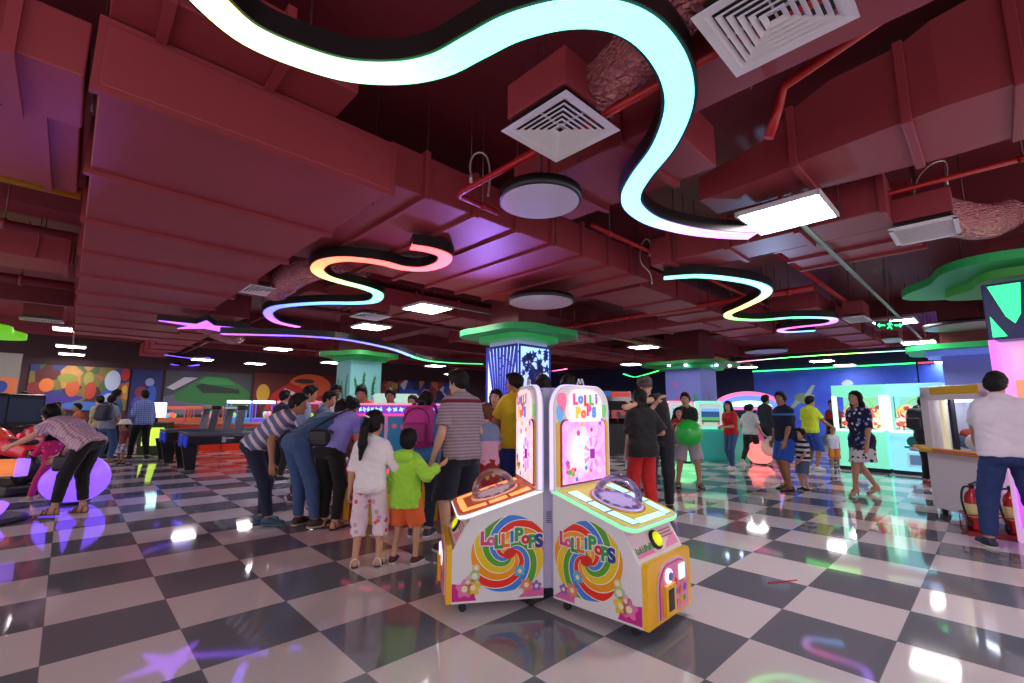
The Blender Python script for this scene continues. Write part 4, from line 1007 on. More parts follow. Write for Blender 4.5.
def dome_mat(slab=True):
    n = NT('clear_dome'); t_ = n.t; t_.nodes.remove(n.p)
    o = [q for q in t_.nodes if q.type == 'OUTPUT_MATERIAL'][0]; a = t_.nodes.new('ShaderNodeBsdfTransparent'); a.inputs[0].default_value = (.96, .95, .99, 1)
    g_ = t_.nodes.new('ShaderNodeBsdfGlossy'); g_.inputs['Roughness'].default_value = .03; fr = t_.nodes.new('ShaderNodeFresnel'); fr.inputs[0].default_value = 1.35; ge = t_.nodes.new('ShaderNodeNewGeometry'); k1 = t_.nodes.new('ShaderNodeMath'); k1.operation = 'SUBTRACT'; k1.inputs[0].default_value = 1.; t_.links.new(ge.outputs['Backfacing'], k1.inputs[1]); k2 = t_.nodes.new('ShaderNodeMath'); k2.operation = 'MULTIPLY'; t_.links.new(fr.outputs[0], k2.inputs[0]); t_.links.new(k1.outputs[0], k2.inputs[1])
    mx = t_.nodes.new('ShaderNodeMixShader'); t_.links.new((k2 if slab else fr).outputs[0], mx.inputs[0]); t_.links.new(a.outputs[0], mx.inputs[1]); t_.links.new(g_.outputs[0], mx.inputs[2]); t_.links.new(mx.outputs[0], o.inputs[0]); return n.m
GLASS = dome_mat()
DOME = dome_mat(False)
def glow_art(center, warm):
    n = NT('marquee_print_glare', .35); x, y, z = n.xyz()
    dx = n.math('SUBTRACT', x, center[0]); dz = n.math('SUBTRACT', z, center[1]); d = n.math('SQRT', n.math('ADD', n.math('MULTIPLY', dx, dx), n.math('MULTIPLY', dz, dz)))
    ns = n.n('TexVoronoi', {'Vector': n.tc.outputs['Object'], 'Scale': 24.}); c1 = n.ramp(n.xyz(ns.outputs['Color'])[0], [(0, '#c050c0'), (.2, '#e070c8'), (.4, '#b088e8'), (.6, '#f0a8d8'), (.8, '#d060a8')] if not warm else [(0, '#f0a0b0'), (.3, '#f8d0c8'), (.6, '#e8b0d8'), (.8, '#f0e0e8')], 'CONSTANT')
    c1 = n.mix(.55, c1, '#e0a8e8' if not warm else '#f4d8dc')
    c = n.mix(n.ramp(d, [(0, '#000000'), (.2, '#ffffff')]), '#ffffff', c1)  # white centre painted in as the glare of a lamp behind the print
    return n.out(c, c, .5)
def lolly(o, rz, other, label, warm):
    W, L = .585, (.62 if warm else .66)
    t = thing('candy_machine', label, 'arcade machine', o, rz, 'lollipop candy machines')
    prof = [(0, .07), (0, .40), (.02, .425), (.11, .58), (.12, .615), (L, .755), (L, .07)]
    B = Matrix(((0, 0, 1, 0), (1, 0, 0, 0), (0, 1, 0, 0), (0, 0, 0, 1)))   # prism (y,z) pulled along x
    MB().prism(prof, 0, W, wht, B).build('cabinet', wht, t)
    MB().box((W / 2, L / 2, .075), (W - .04, L - .04, .02), lav).build('bottom_frame', lav, t)
    for x in (.06, W - .06):
        for y in (.08, L - .07):
            k = MB(); k.cyl((x, y, .035), (x, y, .07), .012, m=mat('#777777', .4, .7)); k.cyl((x - .012, y, .025), (x + .012, y, .025), .025, m=mat('#1a1a1e', .5)); k.build('caster', None, t)
    # side decals
    for sx in (0, 1):
        X = -.001 if sx == 0 else W + .001; nx = -1 if sx == 0 else 1
        ux = Vector((0, -1, 0)) if sx == 0 else Vector((0, 1, 0))     # to the reader's right
        F_ = lambda y, z, d=0.: frame(Vector((X + nx * d, y, z)), ux, Vector((0, 0, 1)), Vector((nx, 0, 0)))
        cy, cz = .385, .365; R_ = .252; fl = -1 if sx == 0 else 1
        pts = []; swirl = swirls[sx]
        for k in range(72):
            a = 2 * PI * k / 72; rr = R_ * (1 + .05 * math.sin(2 * a + .6) + .02 * math.sin(5 * a)); py = cy + fl * rr * 1.0 * math.cos(a); pz_ = cz + rr * .98 * math.sin(a)
            py = min(py, L - .002); pz_ = min(pz_, .735 - (L - py) * .29)
            pts.append(((py - cy) * fl, pz_ - cz))
        d = MB(); d.prism(pts, 0, .002, swirl); ob = d.build('swirl_decal', swirl, t); ob.matrix_local = F_(cy, cz)
        # lettering
        ltr = 'LoLLiPoPS'; lc = ['#e0448a', '#e86aa8', '#3aa858', '#f07830', '#2f8ad8', '#38a85a', '#e03a30', '#35a868', '#1f3fb0']
        sgn = 1
        for k, ch in enumerate(ltr):
            u = (k - 4) * .047; yy = cy + ux.y * u + (.015 if sx else -.0); zz = cz + .085 + .02 * math.cos(k * 1.3) + .012 * math.cos((k - 4) * .5)
            sz = .115 if ch.isupper() else .1
            text(ch, sz, mat('#fdfbf6', .4), t, F_(yy, zz, .003), .001, .0125, 'letter_outline')
            text(ch, sz, mat(lc[k], .35), t, F_(yy, zz, .005), .0015, .0055, 'letter')
        d = MB(); d.prism(blob(0, 0, .042, .034, w=.12, k=2), 0, .003, mat('#e02a20', .3)); d.build('red_candy', None, t).matrix_local = F_(cy, cz, .002)
        # sweets along the foot
        d = MB(); d.prism([(0, 0), (.16, 0), (.14, .055), (.05, .1), (0, .11)] if sx == 1 else [(0, 0), (-.16, 0), (-.14, .055), (-.05, .1), (0, .11)], 0, .003, mat('#d02a90', .35)); d.build('magenta_corner', None, t).matrix_local = F_(.003, .085)
        d = MB(); d.prism([(0, 0), (.17, 0), (.17, .05), (.1, .06), (.04, .03)], 0, .003, mat('#e870b0', .35)); d.build('pink_corner', None, t).matrix_local = F_(L - .003 - (.17 if sx else -.17) * 1 if sx else L - .003, .085) if sx else frame(Vector((X, L - .003, .085)), Vector((0, -1, 0)), Vector((0, 0, 1)), Vector((nx, 0, 0)))
        for nm, y, z, r, c, pet in (('flower', .5, .16, .04, '#f0907a', 6), ('flower', .455, .25, .036, '#6ab8e0', 7), ('flower', .57, .15, .03, '#9a6ad0', 5), ('lollipop', .15, .235, .036, '#b8d890', 0), ('lollipop', .16, .285, .026, '#e8d880', 0), ('star_candy', .085, .16, .05, '#f080c0', 5), ('star_candy', .14, .165, .045, '#f0d040', 5), ('star_candy', .105, .2, .03, '#f8b0d8', 5)):
            d = MB()
            if pet: d.prism(blob(0, 0, r, r, 40, .22, pet), 0, .003, mat(c, .35)); d.prism(blob(0, 0, r * .4, r * .4), 0, .0045, mat('#fff0c0', .4))
            else: d.prism([(-.004, 0), (.004, 0), (.004, -.1), (-.004, -.1)], 0, .002, mat('#f4f0f0')); d.prism(blob(0, 0, r, r), 0, .003, mat(c, .35)); d.prism(blob(0, 0, r * .55, r * .55), 0, .0045, mat('#f4f4e8', .4))
            d.build(nm, None, t).matrix_local = F_(y, z, .002)
    # front: yellow frame, pink coin door
    fr = MB(); fr.prism([(.0, .07), (W, .07), (W, .405), (W - .02, .43), (.02, .43), (0, .405)], 0, .035, yelo, Matrix.Rotation(PI / 2, 4, 'X')); fr.build('front_frame', yelo, t)
    Fq = lambda x, z, d: frame(Vector((x, -.035 - d, z)), Vector((1, 0, 0)), Vector((0, 0, 1)), Vector((0, -1, 0)))
    def arch(w, h, r, n_=14):
        return [(-w / 2, 0), (w / 2, 0)] + [(w / 2 - r + r * math.cos(a), h - r + r * math.sin(a)) for a in np.linspace(0, PI / 2, n_)] + [(-w / 2 + r + r * math.cos(a), h - r + r * math.sin(a)) for a in np.linspace(PI / 2, PI, n_)]
    dr = MB(); dr.prism(arch(.41, .305, .13), 0, .01, mat('#e8c8d8', .3)); dr.prism(arch(.385, .29, .122), 0, .014, mat('#c8307a', .3)); dr.prism(arch(.375, .283, .118), 0, .018, mat('#f090b8', .3)); d_ = dr.build('coin_door', None, t); d_.matrix_local = Fq(W / 2 + .02, .1, 0)
    q = MB(); q.prism([(-.065, -.085), (.065, -.085), (.065, .085), (-.065, .085)], 0, .03, yelo); q.build('prize_slot_frame', yelo, d_).matrix_local = Matrix.Translation((-.1, .1, .012))
    q = MB(); q.prism([(-.035, -.06), (.035, -.06), (.035, .06), (-.035, .06)], 0, .033, mat('#15151a', .4)); q.build('prize_slot', None, d_).matrix_local = Matrix.Translation((-.1, .1, .012))
    q = MB(); q.lathe([(.042, 0), (.042, .012), (.03, .016)]); q.build('ring_light', mat('#e8d8ff', .3, emit=.8), d_).matrix_local = Matrix.Translation((-.085, .225, .016))
    q = MB(); q.lathe([(.024, 0), (.024, .018)]); q.build('coin_slot', mat('#8a7ad0', .3, .4), d_).matrix_local = Matrix.Translation((-.085, .225, .02))
    q = MB(); q.prism([(-.04, -.045), (.04, -.045), (.04, .045), (-.04, .045)], 0, .008, mat('#d8f0e8', .3, emit=.4)); q.build('card_reader', None, d_).matrix_local = Matrix.Translation((.095, .215, .018))
    rnd = random.Random(2)
    for k in range(9):
        q = MB(); r = rnd.uniform(.014, .024); q.prism(blob(0, 0, r, r, 20, .2, 5), 0, .003, mat(candy[k % 7], .35)); q.build('sweet_decal', None, d_).matrix_local = Matrix.Translation((.01 + .06 * (k % 3) + .01 * (k % 2), .05 + .06 * (k // 3), .018))
    # sloping control panel with the yellow button
    p0, p1 = Vector((0, .02, .425)), Vector((0, .11, .58)); sl = (p1 - p0).normalized(); nr = Vector((0, -sl.z, sl.y))
    G = lambda x, s, d: frame(p0 + Vector((x, 0, 0)) + sl * s + nr * d, Vector((1, 0, 0)), sl, nr)
    q = MB(); q.prism([(-W / 2 + .02, .01), (W / 2 - .02, .01), (W / 2 - .02, .165), (-W / 2 + .02, .165)], 0, .004, mat('#f0d8e4', .3)); cp = q.build('control_panel', None, t); cp.matrix_local = G(W / 2, 0, .0)
    q = MB(); q.prism([(-W / 2 + .03, .02), (-.06, .02), (-.1, .06), (-W / 2 + .03, .075)], 0, .006, mat('#e87ab0', .3)); q.build('pink_print', None, cp); q = MB(); q.prism([(.08, .02), (W / 2 - .03, .02), (W / 2 - .03, .1), (.12, .05)], 0, .006, mat('#e890b8', .3)); q.build('pink_print', None, cp)
    text('LoLLiPoPS', .05, mat('#2f9a50', .4), cp, Matrix.Translation((-.16, .06, .007)), .001, .002)
    for k in range(3):
        q = MB(); q.box((.16, .125 - k * .02, .006), (.16, .006, .003), mat('#c03a70')); q.build('print_line', None, cp)
    q = MB(); q.lathe([(.06, 0), (.06, .014), (.05, .02)], n=32); q.build('button_ring', mat('#1a1a10', .4), cp).matrix_local = Matrix.Translation((.0, .085, .002))
    q = MB(); q.lathe([(.045, 0), (.045, .024), (.02, .034)], n=32); q.build('button', mat('#d8e010', .25, emit=.35), cp).matrix_local = Matrix.Translation((.0, .085, .006))
    # sloping play deck
    e0 = Vector((W / 2, .1, .6)); e1 = Vector((W / 2, L, .757)); dv = (e1 - e0).normalized(); dn = Vector((0, -dv.z, dv.y)); DL = (e1 - e0).length
    D = lambda u, v, d: frame(e0 + dv * v + Vector((u, 0, 0)) + dn * d, Vector((1, 0, 0)), dv, dn)
    hw = W / 2 + .035
    def rr(hw_, v0, v1, r, n_=8): return [(-hw_, v1), (hw_, v1)][::-1] + [(-hw_ + r - r * math.cos(a), v0 + r - r * math.sin(a)) for a in np.linspace(0, PI / 2, n_)] + [(hw_ - r + r * math.sin(a), v0 + r - r * math.cos(a)) for a in np.linspace(0, PI / 2, n_)]
    q = MB(); q.prism(rr(hw, -.06, DL - .01, .09), 0, .035, wht); dk_ = q.build('play_deck', wht, t); dk_.matrix_local = D(0, 0, 0)
    c1, c2 = (('#7df0a0', '#46d070') if not warm else ('#f4f4ff', '#ffb060'))
    q = MB(); q.prism(rr(hw + .006, -.066, DL - .005, .094), .012, .03, None); q.build('edge_light', mat(c1, .4, emit=.6), dk_)
    q = MB(); q.prism(rr(hw - .012, -.045, DL - .02, .08), .035, .039, None); q.build('deck_print', mat('#dccf58' if not warm else '#e06030', .35, emit=.12), dk_)
    lit = mat('#b8f4ec' if not warm else '#ff9a58', .4, emit=.5 if not warm else .75)
    for s in (-1, 1):
        for v0, v1 in ((-.02, .15), (.17, .3), (.32, .47)):
            x0, x1 = .2, .28; bow = lambda v: .0 if .12 < v < .35 else -.02
            pts = [(s * (x0 + bow(v0)), v0), (s * (x1 - (.03 if v0 < 0 else 0)), v0), (s * x1, v1), (s * (x0 + bow(v1)), v1)]
            if s < 0: pts = pts[::-1]
            q = MB(); q.prism(pts, .039, .043, None); q.build('lit_segment', lit, dk_)
            q = MB(); q.prism([(a * 1.0 + (.006 if i in (1, 2) else -.006) * s, b + (.006 if i > 1 else -.006)) for i, (a, b) in enumerate(pts if s > 0 else pts[::-1])], .037, .0405, None); q.build('segment_outline', mat('#3a58c0' if not warm else '#d03828', .35), dk_)
    for v0, s in ((.03, 1),):
        q = MB(); q.prism([(-.17, -.025), (.17, -.025), (.16, .02), (-.16, .02)], .039, .043, None); q.build('lit_segment', lit, dk_)
    E_ = Matrix.Translation((0, .25, .04)) @ Matrix.Diagonal((1, 1.02, 1, 1))
    q = MB(); q.lathe([(.19, 0), (.19, .006)], n=40, mtx=E_, c=(0, 0, 0)); q.build('turntable_rim', mat('#e8a840', .3, .2), dk_)
    q = MB(); q.lathe([(.175, 0), (.175, .01)], n=40, mtx=E_); q.build('turntable', mat('#c8b8e8' if not warm else '#e0c0c8', .3, emit=.12), dk_)
    for k in range(12):
        a = k * PI / 6; q = MB(); q.cyl((.14 * math.cos(a), .25 + .142 * math.sin(a), .05), (.14 * math.cos(a), .25 + .142 * math.sin(a), .058), .024, m=mat(['#b8a0e8', '#e8d0f4', '#d0b0e0'][k % 3] if not warm else ['#f0b0a0', '#f4e0e0', '#e8a0b8'][k % 3], .3)); q.build('candy_pocket', None, dk_)
    q = MB(); q.lathe([(.168 * math.cos(a), 0.17 * math.sin(a)) for a in np.linspace(0, PI / 2 - .02, 14)], n=40, mtx=Matrix.Translation((0, .25, .048)), cap=False); q.build('clear_dome', DOME, dk_)
    q = MB(); q.tube([(.17 * math.cos(a), .25 + .17 * math.sin(a), .05) for a in np.linspace(0, 2 * PI, 41)], .005, None, 8); q.build('dome_ring', mat('#c8b0f0' if not warm else '#f4a080', .3, emit=.3), dk_)
    # tall lit back board
    zb, zt, bw = .77, 1.5, .345
    def bb(hw_, z0, z1, r): return [(-hw_, z0), (hw_, z0)] + [(hw_ - r + r * math.cos(a), z1 - r + r * math.sin(a)) for a in np.linspace(0, PI / 2, 12)] + [(-hw_ + r + r * math.cos(a), z1 - r + r * math.sin(a)) for a in np.linspace(PI / 2, PI, 12)]
    K = lambda d: frame(Vector((W / 2, L - .01 - d, 0)), Vector((1, 0, 0)), Vector((0, 0, 1)), Vector((0, -1, 0)))
    MB().box((W / 2, L + .06, .80), (W - .02, .12, 1.36), lav, bev=.01).build('back_box', lav, t)
    q = MB()
    for k in range(6): q.box((.008, L + .06, .55 + k * .014), (.006, .07, .005)); q.box((W - .008, L + .06, .55 + k * .014), (.006, .07, .005))
    q.build('cooling_slots', mat('#4a4468', .5), t)
    q = MB(); q.prism(bb(bw, zb, zt, .17), 0, .05, wht); bd = q.build('back_board', wht, t); bd.matrix_local = K(0)
    q = MB(); q.prism(bb(bw + .006, zb + .01, zt + .006, .174), .012, .038, None); q.build('edge_light', mat('#d8c8ff', .4, emit=.45), bd)
    for s in (-1, 1):
        q = MB(); q.prism([(s * .325, .8), (s * .283, .8), (s * .283, 1.25), (s * .325, 1.23)][::s], .05, .053, yelo); q.build('yellow_stripe', yelo, bd)
    rd = mat('#b01828', .35)
    q = MB(); q.prism(bb(.284, .795, 1.255, .06), .05, .057, rd); q.build('window_border', rd, bd)
    art = glow_art((-.05, 1.02), warm)
    q = MB(); q.prism(bb(.268, .808, 1.245, .05), .057, .062, None); q.bm.transform(Matrix(((1, 0, 0, 0), (0, 0, 1, 0), (0, 1, 0, 0), (0, 0, 0, 1)))); pn = q.build('lit_window', art, bd); pn.matrix_local = Matrix(((1, 0, 0, 0), (0, 0, 1, 0), (0, 1, 0, 0), (0, 0, 0, 1)))
    for k in range(14):
        a = k * 2 * PI / 14; q = MB(); c_ = (.09 + .075 * math.cos(a), 1.0 + .085 * math.sin(a)); ux_ = (math.cos(a), math.sin(a)); pv = (-math.sin(a), math.cos(a))
        q.prism([(c_[0] + ux_[0] * u + pv[0] * v, c_[1] + ux_[1] * u + pv[1] * v) for u, v in ((-.03, -.008), (.035, -.018), (.035, .018), (-.03, .008))], .062, .065, None); q.build('wheel_petal', mat('#e8b0f0' if k % 2 else '#d078d8', .35, emit=.5), bd)
    q = MB(); q.prism([(.06, .965), (.115, .965), (.115, 1.035), (.06, 1.035)], .062, .068, None); q.build('wheel_hub', mat('#a020a0', .3, emit=.25), bd)
    rnd = random.Random(11)
    for k in range(16):
        q = MB(); x = rnd.uniform(-.22, -.08) if k < 10 else rnd.uniform(-.2, .2); z = rnd.uniform(.82, .95) if k < 12 else rnd.uniform(1.15, 1.23); r = rnd.uniform(.012, .022)
        q.prism(blob(x, z, r, r, 16, .2, 5), .062, .065, None); q.build('sweet_decal', mat(candy[k % 7], .35, emit=.25), bd)
    # header bubble with lettering
    q = MB(); hb = [(-.19, 1.235), (.19, 1.235), (.215, 1.29), (.205, 1.4), (.15, 1.455), (.06, 1.475), (-.06, 1.475), (-.15, 1.455), (-.205, 1.4), (-.215, 1.29)]
    q.prism(hb, .05, .075, None); hd_ = q.build('header_board', mat('#f8d8d8', .35, emit=.4), bd)
    for k in range(3):
        q = MB(); q.prism(blob((-.28, .275, -.26)[k], (1.3, 1.32, 1.38)[k], (.035, .03, .05)[k], (.06, .05, .07)[k], 20, .1, 3), .05, .055, None); q.build('candy_print', mat(('#50a0e0', '#60c060', '#f06a90')[k], .35, emit=.3), bd)
    for k, ch in enumerate('LoLLiPoPS'):
        x = (k % 5 - 2) * .068 if k < 5 else (k - 6.5) * .068; z = (1.395 if k < 5 else 1.305) + .01 * math.sin(k * 2)
        text(ch, .1, mat(candy[(k * 3) % 7], .3, emit=.35), bd, Matrix.Translation((x, z, .077)), .002, .007, 'letter')
    q = MB(); q.tube(bez([(-.04, .025, zt), (-.02, .025, zt + .05), (0, .025, zt + .02), (.02, .025, zt + .055), (.05, .025, zt)], 6), .006, mat('#c8c8d0', .3, .5), 8)
    cr = q.build('crest_wire', None, bd); cr.matrix_local = Matrix(((1, 0, 0, 0), (0, 0, 1, 0), (0, 1, 0, 0), (0, 0, 0, 1)))
    return t
yb = Vector((.32 - .765, 3.29 - 2.86, 0)).normalized(); xb = Vector((-yb.y * -1, yb.x * -1, 0)); xb = Vector((yb.y, -yb.x, 0))
lolly(Vector((.765, 2.86, 0)), math.atan2(xb.y, xb.x), None, 'white candy machine with swirl print and yellow coin front, green lit deck', False)
yb = Vector((.24 + .40, 3.32 - 3.19, 0)).normalized(); xb = Vector((yb.y, -yb.x, 0))
lolly(Vector((-.385, 3.2, 0)) - xb * .585, math.atan2(xb.y, xb.x), None, 'white candy machine with swirl print seen from its flank, orange lit deck', True)
# ------------------------------------------------------------------ glowing floor balls, tables and game cabinets
def ball_seat(label, c, r, colr, e, squash=1.):
    mb = MB(); mb.ball((0, 0, r[2]), r, None, 32); o = mb.build('glow_ball', mat(colr, .4, emit=e, name='ball_glow'), None, c, c[2] * 0); o.location = c
    bs = MB(); bs.lathe([(r[0] * .45, .0), (r[0] * .5, .03), (r[0] * .3, .05)]); bs.build('base_ring', mat('#1a1a22', .5), o)
    return tag(o, label, 'glowing ball')
ball_seat('large violet glowing ball the child in magenta sits on', at(72, 503), (.4, .36, .33), '#7a4cff', .85)
ball_seat('pale green glowing ball before the teal screen cabinet', at(685.5, 462), (.31, .31, .27), '#78f0a0', .75)
ball_seat('coral pink glowing ball behind the walking woman', at(761, 464.5), (.31, .31, .29), '#ff7a74', .75)

def hockey(label, o, mirror=False):
    """air hockey table, long side along the tile rows"""
    t = thing('air_hockey_table', label, 'air hockey table', o, TH, 'air hockey tables')
    L, W = 2.3, 1.1; dkm = mat('#14141a', .3, coat=.3); top = mat('#3a3c46', .2); bl = mat('#1f3fd0', .35, emit=.12)
    MB().box((L / 2, W / 2, .62), (L, W, .2), bev=.03).build('apron', dkm, t)
    q = MB()
    for c, s in (((L / 2, .03, .745), (L, .06, .06)), ((L / 2, W - .03, .745), (L, .06, .06)), ((.03, W / 2, .745), (.06, W, .06)), ((L - .03, W / 2, .745), (.06, W, .06))): q.box(c, s, bev=.012)
    q.build('rail', mat('#5a5a66', .3), t)
    MB().box((L / 2, W / 2, .72), (L - .12, W - .12, .01)).build('playfield', mat('#c8d0e0', .15, emit=.1), t)
    q = MB(); q.box((L / 2, W / 2, .726), (.02, W - .12, .003)); q.lathe([(.18, .726), (.2, .726), (.2, .729), (.18, .729)], c=(L / 2, W / 2, 0)); q.build('field_line', mat('#c03040'), t)
    for x, s in ((.12, -1), (L - .12, 1)):
        for y in (.1, W - .1):
            q = MB(); vs = [(-.09, 0), (.09, 0), (.15 , .54), (-.15, .54)]
            q.prism([(a + (s * .05 if b > .1 else 0), b) for a, b in vs], -.05, .05, None, Matrix.Translation((x, y, 0)) @ Matrix.Rotation(PI / 2, 4, 'X')); q.build('leg', dkm, t)
        q = MB(); q.box((x + s * .13, W / 2, .6), (.06, .42, .26), bev=.02); q.build('goal_box', bl, t)
        q = MB(); q.box((x + s * .135, .08, .6), (.05, .18, .24), bev=.02); q.build('corner_box', bl, t)
    q = MB(); q.box((L * .3, -.003, .62), (.08, .01, .12)); q.box((L * .3 + .12, -.003, .65), (.14, .01, .03)); q.build('coin_panel', mat('#b8b8c0', .3, .5), t)
    # the score gantry: two leaning posts and a capped head each
    for x, nm in ((L * .42, 0), (L * .42, 1)):
        y = .02 if nm == 0 else W - .02
        q = MB(); q.box((x, y, 1.02), (.17, .07, .56), bev=.02, rot=Euler((0, .12, 0))); q.build('score_post', mat('#6a6a78', .35), t)
    q = MB(); q.box((L * .42 + .04, W / 2, 1.32), (.24, W + .06, .1), bev=.03); q.build('score_beam', dkm, t)
    return t
h1 = hockey('air hockey table nearer the crowd, dark apron with blue goal boxes', Vector((-6.9, 10.0, 0)) )
h2 = hockey('air hockey table nearer the red counter, behind the other one', Vector((-8.35, 11.35, 0)))

# red counter with small prize machines
t = thing('counter', 'long red counter under the row of small prize machines', 'counter', Vector((-10.9, 13.9, 0)), .33)
MB().box((2.6, .4, .4), (5.2, .8, .8), bev=.02).build('counter_body', mat('#d8341a', .4, emit=.08), t)
MB().box((2.6, .4, .83), (5.3, .9, .06), bev=.015).build('counter_top', mat('#c8a08a', .3), t)
q = MB()
for k in range(9): q.box((.3 + k * .58, -.005, .4), (.03, .01, .7))
q.build('panel_joint', mat('#8a1a10'), t)
rnd = random.Random(4)
base = Matrix.Translation((-10.9, 13.9, 0)) @ Matrix.Rotation(.33, 4, 'Z')
specs = [('#4aa0e8', 'pale blue small prize machine beside the violet one on the red counter'), ('#7a6ae8', 'violet blue small prize machine on the red counter behind the score posts'), ('#f0a0c0', 'pink small prize machine with lime ball on the red counter'), ('#f070a8', 'deeper pink small prize machine at the end of the red counter'), ('#c85a4a', 'low brick red prize case at the near end of the red counter'), ('#b8603a', 'second low brick red prize case on the red counter')]
for k, (c, lab) in enumerate(specs):
    low = k >= 4; x = (2.35 + k * .72) if not low else (.55 + (k - 4) * .9)
    p_ = base @ Vector((x, .4, .86)); t = thing('prize_machine', lab, 'prize machine', p_, .33, 'small prize machines on the red counter')
    Hh = .62 if not low else .42; W = .6 if not low else .85; m = mat(c, .35, emit=.15)
    MB().box((0, 0, .07), (W, .6, .14), bev=.02).build('base', m, t)
    MB().box((0, 0, Hh + .03), (W, .6, .1), bev=.03).build('lit_header', mat('#cfe4ff' if k < 2 else c, .4, emit=.9 if k < 2 else .3), t)
    q = MB()
    for sx in (-1, 1):
        for sy in (-1, 1): q.box((sx * (W / 2 - .02), sy * .27, Hh / 2 + .06), (.03, .03, Hh))
        q.build('corner_post', m, t); q = MB()
    q.bm.free(); MB().box((0, .02, Hh / 2 + .06), (W - .05, .5, Hh - .06)).build('window', GLASS, t)
    for j in range(5):
        b = MB(); b.ball((rnd.uniform(-.2, .2), rnd.uniform(-.18, .1), .2 + rnd.uniform(0, .1)), .075, None, 12); b.build('prize', mat(['#80f020', '#f0d030', '#f06a4a', '#60d0f0', '#f08ad0'][(j + k) % 5], .5, emit=.35), t)

# the crowd's game: a round table cabinet with striped skirt, blue tank and lit crown
gc = Vector((-1.42, 6.25, 0))
t = thing('game_table', 'red skirted round game cabinet with blue tank and lit pink crown, inside the crowd', 'game cabinet', gc, .25)
def ngon(r, n_=8, ph=PI / 8): return [(r * math.cos(2 * PI * k / n_ + ph), r * math.sin(2 * PI * k / n_ + ph)) for k in range(n_)]
MB().prism(ngon(.78), 0, .56).build('skirt', mat('#c4182a', .4), t)
q = MB()
for k in range(8):
    a = 2 * PI * k / 8; r = .78 * math.cos(PI / 8) + .003
    for j in (-1, 1): q = MB(); q.box((r * math.cos(a) - j * .2 * math.sin(a), r * math.sin(a) + j * .2 * math.cos(a), .28), (.01, .09, .54), rot=Euler((0, 0, a))); q.build('yellow_stripe', mat('#e8b81a', .4), t)
MB().prism(ngon(.92), .56, .66).build('ledge', mat('#e8d8e0', .3), t)
MB().prism(ngon(.93), .6, .63).build('ledge_light', mat('#e83a6a', .4, emit=.7), t)
n = NT('tank_print', .25); v = n.n('TexVoronoi', {'Vector': n.tc.outputs['Object'], 'Scale': 9.}); c = n.mix(n.math('LESS_THAN', v.outputs['Distance'], .25), '#1d5a80', '#b04a5a'); MB().prism(ngon(.62), .66, 1.24).build('tank', n.out(c, c, .25), t)
q = MB()
for k in range(8):
    a = 2 * PI * k / 8 + PI / 8; q.cyl((.62 * math.cos(a), .62 * math.sin(a), .66), (.62 * math.cos(a), .62 * math.sin(a), 1.24), .02)
    q.build('tank_post', mat('#d8c8e8', .3), t); q = MB()
q.bm.free()
MB().prism(ngon(.7), 1.24, 1.38).build('crown', mat('#8a3ac8', .35, emit=.3), t)
MB().prism(ngon(.715), 1.235, 1.262).build('crown_light', mat('#e83a9a', .4, emit=.6), t); MB().prism(ngon(.715), 1.365, 1.39).build('crown_light', mat('#e88aa0', .4, emit=.5), t)
q = MB()
for k in range(8):
    a = 2 * PI * k / 8; r = .7 * math.cos(PI / 8)
    for j in range(7): q.prism(star(4, .034, .016, j), 0, .006, None, Matrix.Translation((r * math.cos(a) - (j - 3) * .07 * math.sin(a), r * math.sin(a) + (j - 3) * .07 * math.cos(a), 1.313)) @ Matrix.Rotation(a, 4, 'Z') @ Matrix.Rotation(PI / 2, 4, 'Y'))
q.build('crown_pattern', mat('#80c8ff', .4, emit=1.), t)
# lit white screen cabinet behind the pink backpack
t = thing('screen_cabinet', 'bright white screen cabinet seen past the pink backpack', 'game cabinet', Vector((-.55, 7.0, 0)), -.15)
MB().box((0, .3, .45), (.95, .6, .9), bev=.03).build('cabinet', mat('#c03a6a', .35), t); MB().box((0, .3, 1.1), (.9, .45, .42), bev=.04).build('screen_housing', mat('#f0e4ea', .35), t)
MB().box((0, .06, 1.1), (.78, .02, .3)).build('screen', mat('#fff0d8', .3, emit=.9), t); MB().box((0, .2, 1.35), (.95, .5, .06), bev=.02).build('crown_light', mat('#ff4a7a', .4, emit=1.3), t)
t = thing('screen_cabinet', 'tall grey white cabinet with pale lit header far behind the crowd', 'game cabinet', Vector((-2.4, 9.6, 0)), .2)
MB().box((0, .35, .8), (.95, .7, 1.6), bev=.03).build('cabinet', mat('#c8d4d0', .4), t); MB().box((0, -.01, 1.45), (.85, .03, .36)).build('lit_header', mat('#b0d8c4', .4, emit=.25), t); MB().box((0, -.01, 1.0), (.7, .03, .4)).build('screen', mat('#305a80', .3, emit=.4), t)

